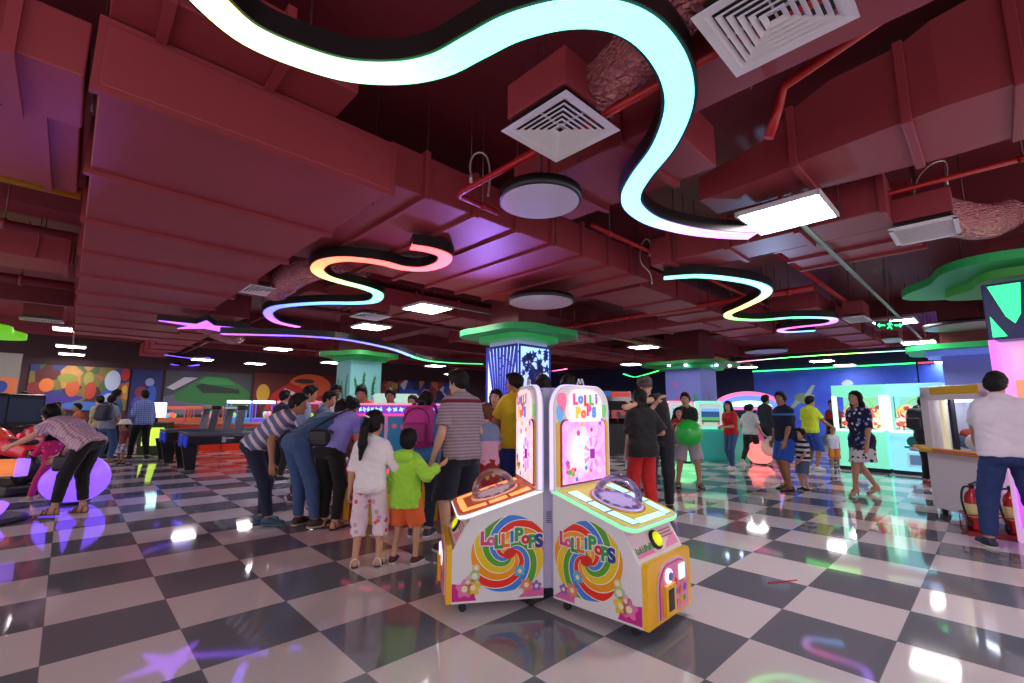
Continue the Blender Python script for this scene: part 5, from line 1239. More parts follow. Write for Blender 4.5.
# teal cabinet with two little screens
t = thing('screen_cabinet', 'teal cabinet carrying a pink and a mint framed screen', 'game cabinet', Vector((4.15, 12.55, 0)), -.08)
MB().box((.75, .3, .42), (1.7, .6, .84), bev=.06).build('cabinet', mat('#1f9a98', .35, emit=.1), t)
def arch2(w, h, r, z0): return [(-w / 2, z0), (w / 2, z0)] + [(w / 2 - r + r * math.cos(a), z0 + h - r + r * math.sin(a)) for a in np.linspace(0, PI / 2, 8)] + [(-w / 2 + r + r * math.cos(a), z0 + h - r + r * math.sin(a)) for a in np.linspace(PI / 2, PI, 8)]
RX = Matrix.Rotation(PI / 2, 4, 'X')
for x, c, sc_ in ((.38, '#ff9aa8', '#90d840'), (1.12, '#7cf0c8', '#3a8a50')):
    q = MB(); q.prism(arch2(.7, .74, .12, .84), 0, .3, None, Matrix.Translation((x, .2, 0)) @ RX); q.build('screen_frame', mat(c, .4, emit=.4), t)
    q = MB(); q.prism(arch2(.62, .62, .1, .9), 0, .03, None, Matrix.Translation((x, -.1, 0)) @ RX); q.build('inner_frame', mat('#d8f4e8', .4, emit=.2), t)
    n = NT('screen_picture', .3); _, _, z_ = n.xyz(); cc2 = n.ramp(n.math('SUBTRACT', z_, .95), [(0, '#204a20'), (.12, sc_), (.2, '#1a3a6a'), (.35, '#5a90d0')], 'CONSTANT'); q = MB(); q.box((x, -.14, 1.2), (.46, .02, .36)); q.build('screen', n.out(cc2, cc2, .8), t)
    q = MB(); q.cyl((x - .2, -.12, .99), (x - .2, -.15, .99), .03); q.cyl((x + .2, -.12, .99), (x + .2, -.15, .99), .03); q.build('button', mat('#e0607a', .4, emit=.4), t)
q = MB(); q.prism([(1.62, 0), (2.1, 0), (2.0, 1.0), (1.66, 1.5)], 0, .5, None, Matrix.Translation((0, .5, 0)) @ RX); q.build('side_fin', mat('#2fb0a0', .4, emit=.15), t)
# arched carousel sign cabinet
t = thing('carousel_game', 'pink and blue arched game cabinet far behind the red shirted woman', 'game cabinet', Vector((7.9, 15.5, 0)), -.3)
MB().box((0, .5, .4), (1.9, 1., .8), bev=.1).build('cabinet', mat('#d85a9a', .4, emit=.15), t)
q = MB(); q.prism([(1.1 * math.cos(a), 1.35 + .62 * math.sin(a)) for a in np.linspace(0, PI, 24)], 0, .3, None, Matrix.Translation((0, .3, 0)) @ RX); q.build('arch_sign', mat('#f06a9a', .4, emit=.7), t)
q = MB(); q.prism([(.9 * math.cos(a), 1.42 + .42 * math.sin(a)) for a in np.linspace(0, PI, 24)], 0, .03, None, Matrix.Translation((0, .0, 0)) @ RX); q.build('arch_panel', mat('#5a7af0', .4, emit=.8), t)
q = MB(); q.prism([(.7 * math.cos(a), 1.46 + .2 * math.sin(a)) for a in np.linspace(0, PI, 24)], 0, .05, None, Matrix.Translation((0, .0, 0)) @ RX); q.build('arch_band', mat('#c8f0f0', .4, emit=.8), t)
for s in (-1, 1): MB().box((s * .95, .15, 1.05), (.12, .3, .7), bev=.03).build('post', mat('#f0b040', .4, emit=.3), t)
for k in range(5): q = MB(); q.ball((-.6 + .3 * k, .1, .95), .12, None, 12); q.build('prize', mat(candy[k], .5, emit=.4), t)
# dark arcade row behind the sea creature column, each a cabinet with a screen
for k, (x, y, c, lab) in enumerate([(2.6, 13.6, '#2a6ad0', 'dark upright arcade cabinet with blue screen, nearest the bonneted person'), (3.35, 14.2, '#d04a4a', 'dark upright arcade cabinet with red screen behind the man with the green ball'), (1.9, 12.9, '#f0f0ff', 'dark upright arcade cabinet with white screen, half behind the candy machine')]):
    t = thing('arcade_cabinet', lab, 'arcade cabinet', (x, y, 0), -.1, 'dark upright arcade cabinets')
    q = MB(); q.prism([(0, 0), (.75, 0), (.75, 1.9), (.25, 1.9), (.15, 1.6), (.4, 1.0), (.05, .9)], 0, .68, None, Matrix(((0, 0, 1, -.34), (1, 0, 0, 0), (0, 1, 0, 0), (0, 0, 0, 1)))); q.build('cabinet', mat('#14161f', .35), t)
    q = MB(); q.box((0, .265, 1.3), (.56, .02, .5), rot=Euler((-.4, 0, 0))); q.build('screen', patch_mat([c, '#101020', '#2a2a50', c, '#503050'], 7.), t)
    q = MB(); q.box((0, .19, 1.77), (.6, .02, .22), rot=Euler((.3, 0, 0))); q.build('marquee', mat(c, .3, emit=.15), t)
    q = MB(); q.cyl((-.1, .16, .93), (-.1, .16, 1.02), .012); q.ball((-.1, .16, 1.03), .025); q.cyl((.1, .2, .945), (.1, .2, .96), .02); q.build('joystick', mat('#d02020', .4), t)

# twin teal prize cabinets
n = NT('prize_heap', .5); v = n.n('TexVoronoi', {'Vector': n.tc.outputs['Object'], 'Scale': 11.})
pz_c = n.ramp(n.xyz(v.outputs['Color'])[0], [(0, '#f0d8c0'), (.25, '#e86a3a'), (.45, '#f8f0e0'), (.6, '#d03a4a'), (.75, '#f0c860'), (.9, '#60b060')], 'CONSTANT'); heap = n.out(pz_c, pz_c, .3)
def claw(label, o, rz, tint, W=.98, D=.85, Hh=1.93):
    t = thing('crane_machine', label, 'crane machine', o, rz, 'twin teal lit crane machines')
    body = mat(tint, .35, emit=.38)
    MB().box((W / 2, D / 2, .5), (W, D, .84), bev=.02).build('lower_cabinet', body, t); MB().box((W / 2, D / 2, .04), (W - .06, D - .06, .08)).build('plinth', mat('#0f1420', .5), t)
    MB().box((W / 2, D / 2, Hh - .13), (W, D, .26), bev=.02).build('header', body, t)
    MB().box((W / 2, D - .03, 1.3), (W, .06, .78)).build('back_panel', mat('#bff0e4', .4, emit=.12), t)
    for x in (.04, W - .04): MB().box((x, .04, 1.3), (.08, .08, .78)).build('corner_post', mat('#c8fff0', .4, emit=.8), t)
    for x in (.04, W - .04): MB().box((x, D - .04, 1.3), (.06, .06, .78)).build('corner_post', body, t)
    MB().box((W / 2, .03, 1.3), (W - .16, .012, .76)).build('window', GLASS, t)
    q = MB(); rnd = random.Random(3)
    for k in range(70): q.ball((rnd.uniform(.14, W - .14), rnd.uniform(.15, D - .15), .97 + rnd.uniform(0, .42)), rnd.uniform(.08, .12), None, 10)
    o_ = q.build('plush_heap', heap, t); o_['kind'] = 'stuff'
    q = MB(); q.tube([(W / 2 + .2 * math.cos(a), D / 2, 1.42 + .2 * math.sin(a)) for a in np.linspace(0, 2 * PI, 25)], .02, None, 8); q.build('prize_ring', mat('#7ad060', .4, emit=.5), t)
    q = MB(); q.cyl((W / 2, D / 2, 1.5), (W / 2, D / 2, Hh - .26), .012)
    for k in range(3): a = k * 2.1; q.tube([(W / 2, D / 2, 1.5), (W / 2 + .08 * math.cos(a), D / 2 + .08 * math.sin(a), 1.44), (W / 2 + .05 * math.cos(a), D / 2 + .05 * math.sin(a), 1.36)], .008, None, 6)
    q.build('claw', mat('#c8c8d0', .25, .8), t)
    q = MB(); q.lathe([(.11, 0), (.11, .02), (.07, .025)], n=28); f = q.build('speaker_ring', mat('#1f6a62', .35), t); f.matrix_local = Matrix.Translation((W * .42, 0, .7)) @ RX
    MB().box((W * .42, -.003, .58), (.32, .01, .04)).build('name_strip', mat('#3a90a0', .4), t)
    q = MB(); q.box((W * .45, -.005, .32), (.34, .02, .3), bev=.03); q.build('prize_door', mat('#a8d8f0', .35, emit=.25), t); MB().box((W * .45, -.018, .32), (.24, .01, .2)).build('door_flap', mat('#8ab8e0', .3), t)
    MB().box((W / 2, -.06, .9), (W - .1, .14, .05), bev=.02).build('shelf', mat('#f4fffc', .35, emit=.4), t)
    q = MB(); q.cyl((W * .3, -.07, .92), (W * .3, -.07, 1.0), .01); q.ball((W * .3, -.07, 1.01), .025); q.cyl((W * .6, -.07, .92), (W * .6, -.07, .94), .03); q.build('joystick', mat('#e02a2a', .4), t)
    return t
q0 = at(838, 469); q1 = at(922, 478); rzc = math.atan2(q1.y - q0.y, q1.x - q0.x)
q0 = Vector((7.62, 11.05, 0)); dirc = Vector((.62, -.785, 0)).normalized(); rzc = math.atan2(dirc.y, dirc.x)
claw('teal lit crane machine behind the woman in the flower dress', q0, rzc, '#7fe8c4')
claw('aqua lit crane machine half hidden by the white crane cabinet', q0 + dirc * 1.01, rzc, '#8fe4f0')

# white crane cabinet near the man in white
o = Vector((5.6, 6.36, 0)); d_ = Vector((-.1, -1.0, 0)).normalized(); rzw = math.atan2(d_.y, d_.x)
t = thing('crane_machine', 'white crane cabinet with yellow trim beside the man in the white shirt', 'crane machine', o, rzw)
W, D, Hh = 1.02, .5, 1.66
wh2 = mat('#e6e0ea', .35)
MB().box((W / 2, D / 2, .46), (W, D, .76), bev=.015).build('lower_cabinet', wh2, t); MB().box((W / 2, D / 2, Hh - .09), (W, D, .18), bev=.015).build('header', wh2, t)
MB().box((.06, D / 2, 1.2), (.12, D, .74)).build('side_column', wh2, t); MB().box((W - .06, D / 2, 1.2), (.12, D, .74)).build('side_column', wh2, t); MB().box((W / 2, D - .02, 1.2), (W, .04, .74)).build('back_panel', mat('#8a98a8', .4, emit=.55), t)  # back panel made to glow so the inside is not black
MB().box((W / 2, .03, 1.2), (W - .22, .012, .72)).build('window', GLASS, t)
ym = mat('#e8b81a', .35)
MB().box((W / 2, .25, 1.465), (W - .26, .1, .02)).build('added_inner_lamp', mat('#e8f4ff', .4, emit=4.), t)  # glowing bar added under the header to brighten the inside
MB().box((W / 2 + .04, -.005, 1.6), (W - .3, .02, .1), bev=.008).build('yellow_plate', ym, t)
q = MB(); q.box((W / 2, -.05, .83), (W + .02, .12, .06), bev=.02); q.box((-.03, -.02, .845), (.1, .2, .07), bev=.02); q.build('yellow_shelf', ym, t)
MB().box((W / 2 + .1, -.115, .835), (W - .3, .01, .035)).build('print_strip', mat('#d86a6a', .4), t)
q = MB(); q.box((-.05, -.04, .82), (.14, .2, .05), bev=.02); q.build('joystick_tray', mat('#d8d0e0', .35), t)
for x, c in ((.2, '#e8e0b0'), (.34, '#30303a')): MB().box((x, .12, 1.2), (.05, .05, .72)).build('inner_post', mat(c, .4, emit=.3 if c != '#30303a' else 0), t)
rnd = random.Random(8)
for k in range(9): q = MB(); q.ball((.32 + rnd.uniform(0, .5), .2 + rnd.uniform(0, .2), .92 + rnd.uniform(0, .12)), rnd.uniform(.07, .11), None, 12); q.build('plush_prize', mat(['#e8e4dc', '#c04a3a', '#5a8a60', '#d8b0a0', '#7a90b0'][k % 5], .8), t)
for k in range(4): q = MB(); q.box((.4 + k * .14, .32, 1.25 + .1 * (k % 2)), (.1, .03, .18), bev=.02); q.build('hanging_prize', mat(['#4a6a8a', '#d8d8d8', '#c87a5a', '#70a080'][k], .6), t)
for x in (.08, W - .08):
    for y in (.08, D - .08): MB().cyl((x, y, 0), (x, y, .09), .03).build('foot', mat('#2a2a30'), t)

# glowing pink machine the man is leaning on, with its tall blue and green sign
t = thing('arcade_machine', 'glowing pink violet machine with a blue sign of green teeth, facing the man in white', 'arcade machine', Vector((5.21, 4.98, 0)), math.atan2(-.68, .5))
W, D = .95, .5
pk = mat('#f070d8', .35, emit=.6); pw = mat('#e8b4e2', .35, emit=.3)
MB().box((W / 2, D / 2, .45), (W, D, .9), bev=.02).build('lower_cabinet', pw, t)
MB().box((W / 2, D - .14, 1.5), (W, .28, 1.2), bev=.02).build('back_board', pw, t)
MB().box((.025, D / 2 - .02, 1.5), (.05, D, 1.2)).build('lit_edge', pk, t); MB().box((W / 2, -.012, .5), (W * .9, .02, .7)).build('lit_front', mat('#a848f0', .35, emit=1.), t)
for z, c in ((1.9, '#f0b0d0'), (1.55, '#c89a6a')): MB().box((W / 2, D - .3, z), (W * .72, .04, .24), bev=.02).build('picture_panel', mat(c, .4, emit=.4), t)
q = MB(); q.prism(star(5, .1, .06), 0, .02, None, Matrix.Translation((W * .35, D - .32, 1.9)) @ RX); q.build('yellow_print', mat('#f0a820', .4, emit=.5), t)
q = MB(); q.prism(blob(.0, 0, .1, .06), 0, .02, None, Matrix.Translation((W * .62, D - .32, 1.88)) @ RX); q.build('yellow_print', mat('#f0a820', .4, emit=.5), t)
MB().box((W / 2, .18, .92), (W, .36, .05), bev=.02).build('play_shelf', pk, t)
q = MB(); q.cyl((.3, .12, .94), (.3, .12, 1.02), .012); q.ball((.3, .12, 1.03), .028); q.build('joystick', mat('#e02a5a', .4), t)
sg = MB(); sg.box((W / 2, D / 2, 2.41), (W, D, .62), bev=.01); sg = sg.build('blue_sign', mat('#16246e', .4), t)
tg = mat('#35f08a', .5, emit=.9)
for pts in ([(.05, 2.69), (.3, 2.69), (.27, 2.36), (.22, 2.26), (.16, 2.34)], [(.04, 2.36), (.15, 2.13), (.04, 2.13)], [(.38, 2.69), (.66, 2.69), (.56, 2.3), (.48, 2.34)], [(.72, 2.5), (.9, 2.69), (.9, 2.13), (.78, 2.13)], [(.3, 2.13), (.36, 2.4), (.5, 2.13)]):
    f = MB(); f.prism(pts, 0, .012, tg, RX); f.build('green_tooth', tg, sg)
# fire extinguishers on their red tray
def exting(label, c, rz, hose_on):
    t = thing('fire_extinguisher', label, 'fire extinguisher', c, rz, 'fire extinguishers in the tray')
    rm = mat('#b8141c', .25, coat=.5)
    MB().lathe([(.068, 0), (.075, .02), (.075, .34), (.06, .39), (.03, .42), (.026, .44)]).build('cylinder', rm, t)
    MB().lathe([(.0755, .14), (.076, .14), (.076, .28), (.0755, .28)], cap=False).build('label_band', mat('#e8d890', .5), t)
    q = MB(); q.cyl((0, 0, .44), (0, 0, .48), .022); q.box((.03, 0, .495), (.12, .025, .012), rot=Euler((0, -.25, 0))); q.box((.03, 0, .47), (.1, .025, .012)); q.build('valve', mat('#20202a', .35, .4), t)
    q = MB(); q.tube(bez([(-.02, 0, .46), (-.12, 0, .45), (-.16, 0, .33), (-.13, .0, .18), (-.1, 0, .1)], 8), .011, None, 8); q.cyl((-.1, 0, .1), (-.095, 0, .02), .014, .024); q.build('hose', mat('#101012', .5), t)
fe = at(968, 541, .05)
exting('red fire extinguisher with black hose, clear of the man in white', Vector((5.1, 5.28, .05)), .2, True)
exting('red fire extinguisher tucked behind the legs of the man in white', Vector((5.36, 5.12, .05)), .1, False)
t = thing('extinguisher_tray', 'low red tray rack holding the fire extinguishers', 'rack', Vector((5.22, 5.2, 0)), -.55)
rm = mat('#8a1018', .4)
MB().box((0, 0, .025), (.5, .24, .046)).build('tray_base', rm, t)
q = MB()
for y in (-.12, .12): q.tube([(-.25, y, .02), (-.25, y, .22), (.25, y, .22), (.25, y, .02)], .008, None, 8)
for x in (-.25, .25): q.tube([(x, -.12, .22), (x, .12, .22)], .008, None, 8)
q.build('rail', rm, t)

# rides and stalls at the dark edge of the hall
def bike(label, o, rz):
    t = thing('motorbike_ride', label, 'arcade ride', o, rz, 'arcade motorbike rides')
    bm_ = mat('#c01830', .3, emit=.2, coat=.4); dk2 = mat('#101014', .4)
    MB().box((0, 0, .08), (.5, 1.3, .16), bev=.04).build('base', dk2, t)
    q = MB(); q.tube(bez([(0, -.6, .62), (0, -.3, .68), (0, .05, .72), (0, .35, .86), (0, .6, .72)], 8), [.1 + .05 * math.sin(i * .1) for i in range(33)], None, 14); q.build('bike_body', bm_, t)
    MB().box((0, -.35, .78), (.2, .5, .09), bev=.04).build('seat', dk2, t)
    q = MB(); q.tube([(-.32, .22, .98), (-.12, .34, .98), (.12, .34, .98), (.32, .22, .98)], .016, None, 8); q.build('handlebar', dk2, t)
    for s in (-1, 1): MB().ball((s * .06, .62, .8), (.05, .04, .04)).build('headlight', mat('#ff3048', .4, emit=2.), t)
    for y in (-.5, .5): MB().lathe([(.12, -.06), (.26, -.06), (.28, 0), (.26, .06), (.12, .06)], mtx=Matrix.Translation((0, y, .42)) @ Matrix.Rotation(PI / 2, 4, 'Y')).build('wheel', dk2, t)
    MB().box((0, .95, .8), (.7, .12, 1.5), bev=.04).build('screen_stand', dk2, t)
    MB().box((0, .88, 1.25), (.6, .02, .42)).build('screen', mat('#141c30', .3, emit=.3), t)
    return t
bike('red arcade motorbike with glowing lights under the lime canopy', Vector((-8.3, 8.35, 0)), 1.2)
bike('second red arcade motorbike, partly cut by the edge of the view', Vector((-7.9, 7.4, 0)), 1.25)
# orange padded ride arm and its violet lit foot at the left edge
t = thing('kiddie_ride', 'orange padded kiddie ride with a violet lit foot at the edge of view', 'arcade ride', Vector((-6.1, 5.5, 0)), .75)
q = MB(); q.tube(bez([(-.9, .05, .62), (-.3, .02, .62), (.25, 0, .6)], 8), .1, None, 18); q.build('padded_arm', mat('#f08a4a', .4, emit=.35), t)
q = MB(); q.cyl((.25, 0, .6), (.36, 0, .595), .11, .1); q.build('arm_cuff', mat('#9a6af0', .4, emit=.7), t)
q = MB(); q.cyl((-.25, .0, .04), (-.3, 0, .55), .14, .09); q.build('post', mat('#3a3a18', .5), t)
q = MB(); q.tube(bez([(-.5, -.1, .05), (-.15, -.14, .055), (.12, -.08, .09), (.2, 0, .2)], 8), .05, None, 12); q.build('lit_foot', mat('#7a4aff', .4, emit=1.4), t)
MB().lathe([(.42, 0), (.42, .04), (.36, .06)]).build('base', mat('#20202a', .5), t); t.children[-1].location = (-.3, 0, 0)
# poster stand left
t = thing('vending_cabinet', 'pale cabinet with an orange and blue picture, beside the lime canopy column', 'cabinet', Vector((-11.9, 10.5, 0)), .85)
MB().box((.24, .3, 1.28), (.48, .6, 2.56), bev=.02).build('cabinet', mat('#a8a49a', .5), t); MB().box((.24, -.01, 1.75), (.44, .02, .46)).build('picture', mat('#d8784a', .5, emit=.1), t)
q = MB(); q.prism(blob(.2, 1.77, .11, .14), 0, .03, None, RX); q.build('blue_print', mat('#3a5ab8', .5), t)
# lit game stand by the strolling family
t = thing('game_stand', 'small game stand with lime lit panels behind the child in maroon', 'game cabinet', Vector((-10.15, 13.3, 0)), .4)
MB().box((0, .3, .45), (.7, .6, .9), bev=.03).build('cabinet', mat('#3a4a20', .5), t); MB().box((0, -.01, .5), (.5, .02, .5)).build('lit_panel', mat('#c8f050', .4, emit=.6), t); MB().box((0, -.01, 1.25), (.5, .05, .42), bev=.02).build('screen', mat('#c8f8ff', .4, emit=1.3), t); MB().cyl((0, .1, .9), (0, .1, 1.1), .05).build('neck', black, t)

# odd things lying about
q = MB(); a_, b_ = at(768, 583, .006), at(797, 580, .006); q.tube([a_, (a_ + b_) / 2 + Vector((0, 0, .0)), b_], .005, None, 8); tag(q.build('red_straw', mat('#c01828', .4)), 'thin red straw lying on the tiles', 'straw')
# ------------------------------------------------------------------ people
G_ = Vector
sk1, sk2, sk3 = '#c49678', '#a87858', '#d0a68c'
blk = '#0c0a0a'
den = mat('#3c5a8a', .85, bump=.25, bscale=40., sheen=.1); den_d = mat('#16203c', .85, bump=.25, bscale=40., sheen=.1)
blkc = cloth('#0d0d11'); leather = mat('#5a2418', .5)
sh = lambda c, s='#c8c8c8': dict(m=mat(c, .5), sole=mat(s, .6))
def bag_strap(name, label, pts, m, r=.008): pass

# --- the crowd round the red game table
p1 = person('man in white and slate striped polo bending toward the game table', (-2.86, 5.52, 0), -74, 1.68, lean=52, hip=(0, -.12), head=(-12, -5), hands=((-.2, .5, .9), (.3, .12, .74)), feet=((-.1, -.02), (.13, .1)),
            skin=sk2, top=dict(m=stripe_mat('#d6cfda', '#666c96', .085, .6), sleeve=.8, hem=-.05, g=.018), bottom=dict(m=den_d), shoes=sh('#1f4a63', '#4a6a78'), hair=dict(kind='short'), vox=.010)
p2 = person('man in dark teal shirt and belted jeans doubled over beside the striped man', (-2.3, 5.42, 0), -38, 1.72, lean=64, hip=(0, -.15), head=(0, 0), hands=((-.1, .55, .75), (.25, .5, .7)), feet=((-.14, -.02), (.14, .02)),
            skin=sk2, top=dict(m=cloth('#2a5682'), sleeve=.75, hem=.04, g=.02), bottom=dict(m=den, rise=.13, belt=leather), shoes=sh('#3a2a22', '#b8a898'), hair=dict(kind='short'), vox=.010)
p3 = person('woman in periwinkle tee and black trousers with a black shoulder bag', (-2.03, 5.4, 0), -12, 1.62, lean=46, hip=(0, -.08), head=(20, 0), hands=((-.28, .28, .78), (.2, .35, .9)), feet=((-.08, .0), (.1, -.05)),
            skin=sk1, top=dict(m=cloth('#8b8fe6'), sleeve=.7, hem=-.06, bust=True), bottom=dict(m=blkc), shoes=dict(kind='sandal', m=mat('#5a4a40', .5), sole=mat('#2a2420', .6)), hair=dict(kind='bun'), vox=.010)
p4 = person('girl in white three quarter sleeve top, long ponytail and printed capris', (-1.22, 4.13, 0), 6, 1.31, lean=2, hs=1.34, fat=.9, head=(2, -22), hands=((-.25, .06, .8), (.22, .22, .95)), feet=((-.13, 0), (.13, .02)), poles=((-.8, -.6, 0), (.7, -.8, 0)),
            skin=sk1, top=dict(m=cloth('#f0eaf0'), sleeve=1.05, hem=-.1, g=.018, sflare=.006), bottom=dict(m=print_mat('#ecd8e2', '#e0596a', '#c8a8c8', 15., .3), len=1.42, loose=.02), shoes=dict(kind='sandal', m=mat('#e8e4e4', .5), sole=mat('#3a302c', .6)), hair=dict(kind='pony', len=.36, sway=-.03), vox=.008)
hcl = MB(); c_ = p4['Hd'] + p4['Rh'] @ G_((0, -.13, .06)); hcl.box(c_, (.05, .02, .014), None, bev=.005, rot=Euler((0, .4, 0))); tag(hcl.build('hair_clip', mat('#e8e8f0', .25, .3)), 'white clip in the girl\'s ponytail', 'hair clip')
p5 = person('small boy in lime hooded jacket and orange shorts reaching up to a man\'s hand', (-.93, 4.22, 0), -16, 1.15, lean=0, hs=1.42, head=(0, 18), hands=((-.25, .1, .74), (.47, .1, 1.3)), feet=((-.14, -.03), (.15, .05)), poles=(None, (.3, -.6, -.8)), lift=(0, 0),
            skin=sk1, top=dict(m=cloth('#a4e640'), sleeve=1.8, hem=-.2, g=.035, wr=.006, flare=.0, sflare=.012), bottom=dict(m=cloth('#ef6a32'), len=.95, loose=.03, name='shorts', g=.03), shoes=sh('#4a1418', '#d8d0cc'), hair=dict(kind='short'), vox=.008)
q = MB(); c_ = p5['Sh'] + p5['Rc'] @ G_((0, -.075, .03)); q.ball((0, 0, 0), (.1, .055, .06), None, 20); o = q.build('hood', cloth('#a4e640')); o.parent = p5['body']; o.matrix_parent_inverse = p5['body'].matrix_world.inverted() if False else Matrix.Identity(4); o.location = p5['Mw'].inverted() @ c_
q = MB(); q.lathe([(.06, 0), (.066, .02), (.058, .045)], n=20, cap=False); o = q.build('orange_collar', cloth('#f07a2a')); o.parent = p5['body']; o.location = p5['Mw'].inverted() @ (p5['Sh'] + G_((0, 0, .02)))
hnd = p5['arm'][0][2]; q = MB(); q.tube([hnd + G_((0, .01, .02)), hnd + G_((.012, .02, -.2))], .005, None, 8); tag(q.build('red_stick', mat('#c02020', .4)), 'thin red stick held by the boy in lime', 'stick')
stm = stripe_mat('#a08e98', '#857480', .03, .5, extra=[(.3, .335, '#6a1626')])
p6 = person('man in mauve striped tee with maroon chest band and navy shorts', (-.48, 4.52, 0), 34, 1.72, lean=4, head=(8, 22), hands=((-.26, .06, .86), (.2, .3, 1.0)), feet=((-.12, .02), (.12, -.02)), fat=.95,
            skin=sk3, top=dict(m=stm, sleeve=.75, hem=-.08, g=.022), bottom=dict(m=cloth('#141a30'), len=1.05, loose=.03, name='shorts', g=.02), shoes=sh('#14161c', '#c8c8c8'), hair=dict(kind='short'), vox=.009)
p7 = person('girl with a magenta backpack, white and blue jacket and hair in a bun', (-.96, 5.08, 0), -5, 1.53, lean=10, hs=1.12, hands=((-.22, .4, 1.0), (.24, .4, 1.0)), feet=((-.09, 0), (.1, 0)), skin=sk1,
            top=dict(m=stripe_mat('#d8dce6', '#3f78b8', 4., 1., extra=[(-2, .16, '#3f78b8')]), sleeve=1.7, hem=-.1, g=.025), bottom=dict(m=den_d), shoes=sh('#303848'), hair=dict(kind='bun'), vox=.011)
def backpack(label, P_, c, strap, s=1.):
    R_ = P_['Rc'].to_4x4(); o = P_['Ch'] + P_['Rc'] @ G_((0, -.2 * s, -.01)); t = thing('backpack', label, 'backpack', o)
    t.matrix_world = Matrix.Translation(o) @ R_
    m = mat(c, .6, bump=.2, bscale=30.); m2 = mat(strap, .6)
    q = MB(); q.box((0, 0, 0), (.3 * s, .17 * s, .42 * s), None, bev=.07 * s, seg=4); q.build('pack_body', m, t)
    q = MB(); q.box((0, -.1 * s, -.08 * s), (.24 * s, .07 * s, .2 * s), None, bev=.03 * s, seg=3); q.build('front_pocket', m2, t)
    q = MB(); q.tube([(.13 * s * math.cos(a), -.088 * s, .03 * s + .14 * s * math.sin(a)) for a in np.linspace(0, PI, 15)], .006, None, 6); q.build('zip', mat('#20101c', .5), t)
    for x in (-1, 1): q = MB(); q.tube(bez([(x * .1 * s, .06 * s, .17 * s), (x * .1 * s, .12 * s, .25 * s), (x * .11 * s, .26 * s, .2 * s), (x * .13 * s, .31 * s, .05 * s), (x * .15 * s, .22 * s, -.12 * s), (x * .13 * s, .08 * s, -.16 * s)], 6), .018 * s, None, 8); q.build('strap', m2, t)
    q = MB(); q.tube(bez([(-.04 * s, .05 * s, .2 * s), (-.03 * s, .05 * s, .26 * s), (.03 * s, .05 * s, .26 * s), (.04 * s, .05 * s, .2 * s)], 6), .009, None, 8); q.build('grab_loop', mat('#2a1830', .5), t)
    return t
backpack('magenta backpack on the girl facing the game table', p7, '#c42c96', '#a02480', 1.05)
def shoulder_bag(label, P_, c, side, size=(.3, .1, .22), drop=-.1):
    o = P_['P'] + P_['Rc'] @ G_((side[0], side[1], side[2])); t = thing('shoulder_bag', label, 'bag', o); t.matrix_world = Matrix.Translation(o) @ Matrix.Rotation(P_['body'].rotation_euler.z, 4, 'Z')
    m = mat(c, .5, bump=.2, bscale=40.)
    q = MB(); q.box((0, 0, 0), size, None, bev=min(size) * .4, seg=4); q.build('bag_body', m, t)
    q = MB(); q.box((0, -size[1] * .52, size[2] * .12), (size[0] * .9, .012, size[2] * .55), None, bev=.005); q.build('flap', m, t)
    Mi = t.matrix_world.inverted(); S1 = P_['Sh']; R_ = P_['Rc']
    pts = [(-size[0] * .4, 0, size[2] * .45), Mi @ (S1 + R_ @ G_((-.06, -.17, -.2))), Mi @ (S1 + R_ @ G_((.09, -.09, .055))), Mi @ (S1 + R_ @ G_((.1, .06, .05))), Mi @ (S1 + R_ @ G_((.05, .13, -.18))), (size[0] * .42, .02, size[2] * .45)]
    q = MB(); q.tube(bez(pts, 6), .009, None, 8); q.build('strap', mat('#101014', .5), t); return t
shoulder_bag('black shoulder bag on the back of the woman in periwinkle', p3, '#121218', (-.07, -.16, .0), (.25, .1, .19))
person('man in bright red tee leaning over the far side of the game table', (-2.32, 7.22, 0), 192, 1.72, lean=20, head=(16, 0), hands=((-.3, .45, 1.0), (.3, .45, 1.0)), skin=sk2, top=dict(m=cloth('#d0182a'), sleeve=.7, g=.02), bottom=dict(m=den_d), shoes=sh('#222222'), hair=dict(kind='short'), vox=.012, features=True)
person('dark haired man mostly hidden behind the crown of the game table', (-1.93, 7.45, 0), 185, 1.66, lean=8, head=(14, 0), skin=sk2, top=dict(m=cloth('#3a4a5a')), bottom=dict(m=den_d), shoes=sh('#222222'), hair=dict(kind='short'), vox=.015, features=True)
person('short dark haired youth beside the hidden man behind the crown', (-1.62, 7.7, 0), 170, 1.55, lean=4, skin=sk1, top=dict(m=cloth('#7a6a5a')), bottom=dict(m=den_d), shoes=sh('#222222'), hair=dict(kind='short'), vox=.016)
person('man in light blue shirt looking over the striped man\'s back', (-3.15, 6.9, 0), -62, 1.68, lean=12, head=(8, 0), skin=sk1, top=dict(m=cloth('#8aa0cc'), sleeve=.8), bottom=dict(m=den_d), shoes=sh('#222222'), hair=dict(kind='short'), vox=.013, features=True)
person('man in slate blue shirt between the light blue and white shirted men', (-2.93, 7.15, 0), -80, 1.6, lean=10, head=(8, 0), skin=sk1, top=dict(m=cloth('#5d7396'), sleeve=.8), bottom=dict(m=den_d), shoes=sh('#222222'), hair=dict(kind='short'), vox=.014, features=True)
person('man in open white shirt standing behind the slate blue shirted man', (-2.93, 7.62, 0), -140, 1.72, lean=6, head=(10, 0), skin='#7a5640', top=dict(m=cloth('#e4e0dc'), sleeve=1.6, g=.02), bottom=dict(m=blkc), shoes=sh('#222222'), hair=dict(kind='short'), vox=.014, features=True)
person('person in a dark jacket behind the striped man, near the score posts', (-4.3, 8.7, 0), -30, 1.66, lean=4, skin=sk2, top=dict(m=cloth('#15151c'), sleeve=1.8), bottom=dict(m=blkc), shoes=sh('#111111'), hair=dict(kind='short'), vox=.016)

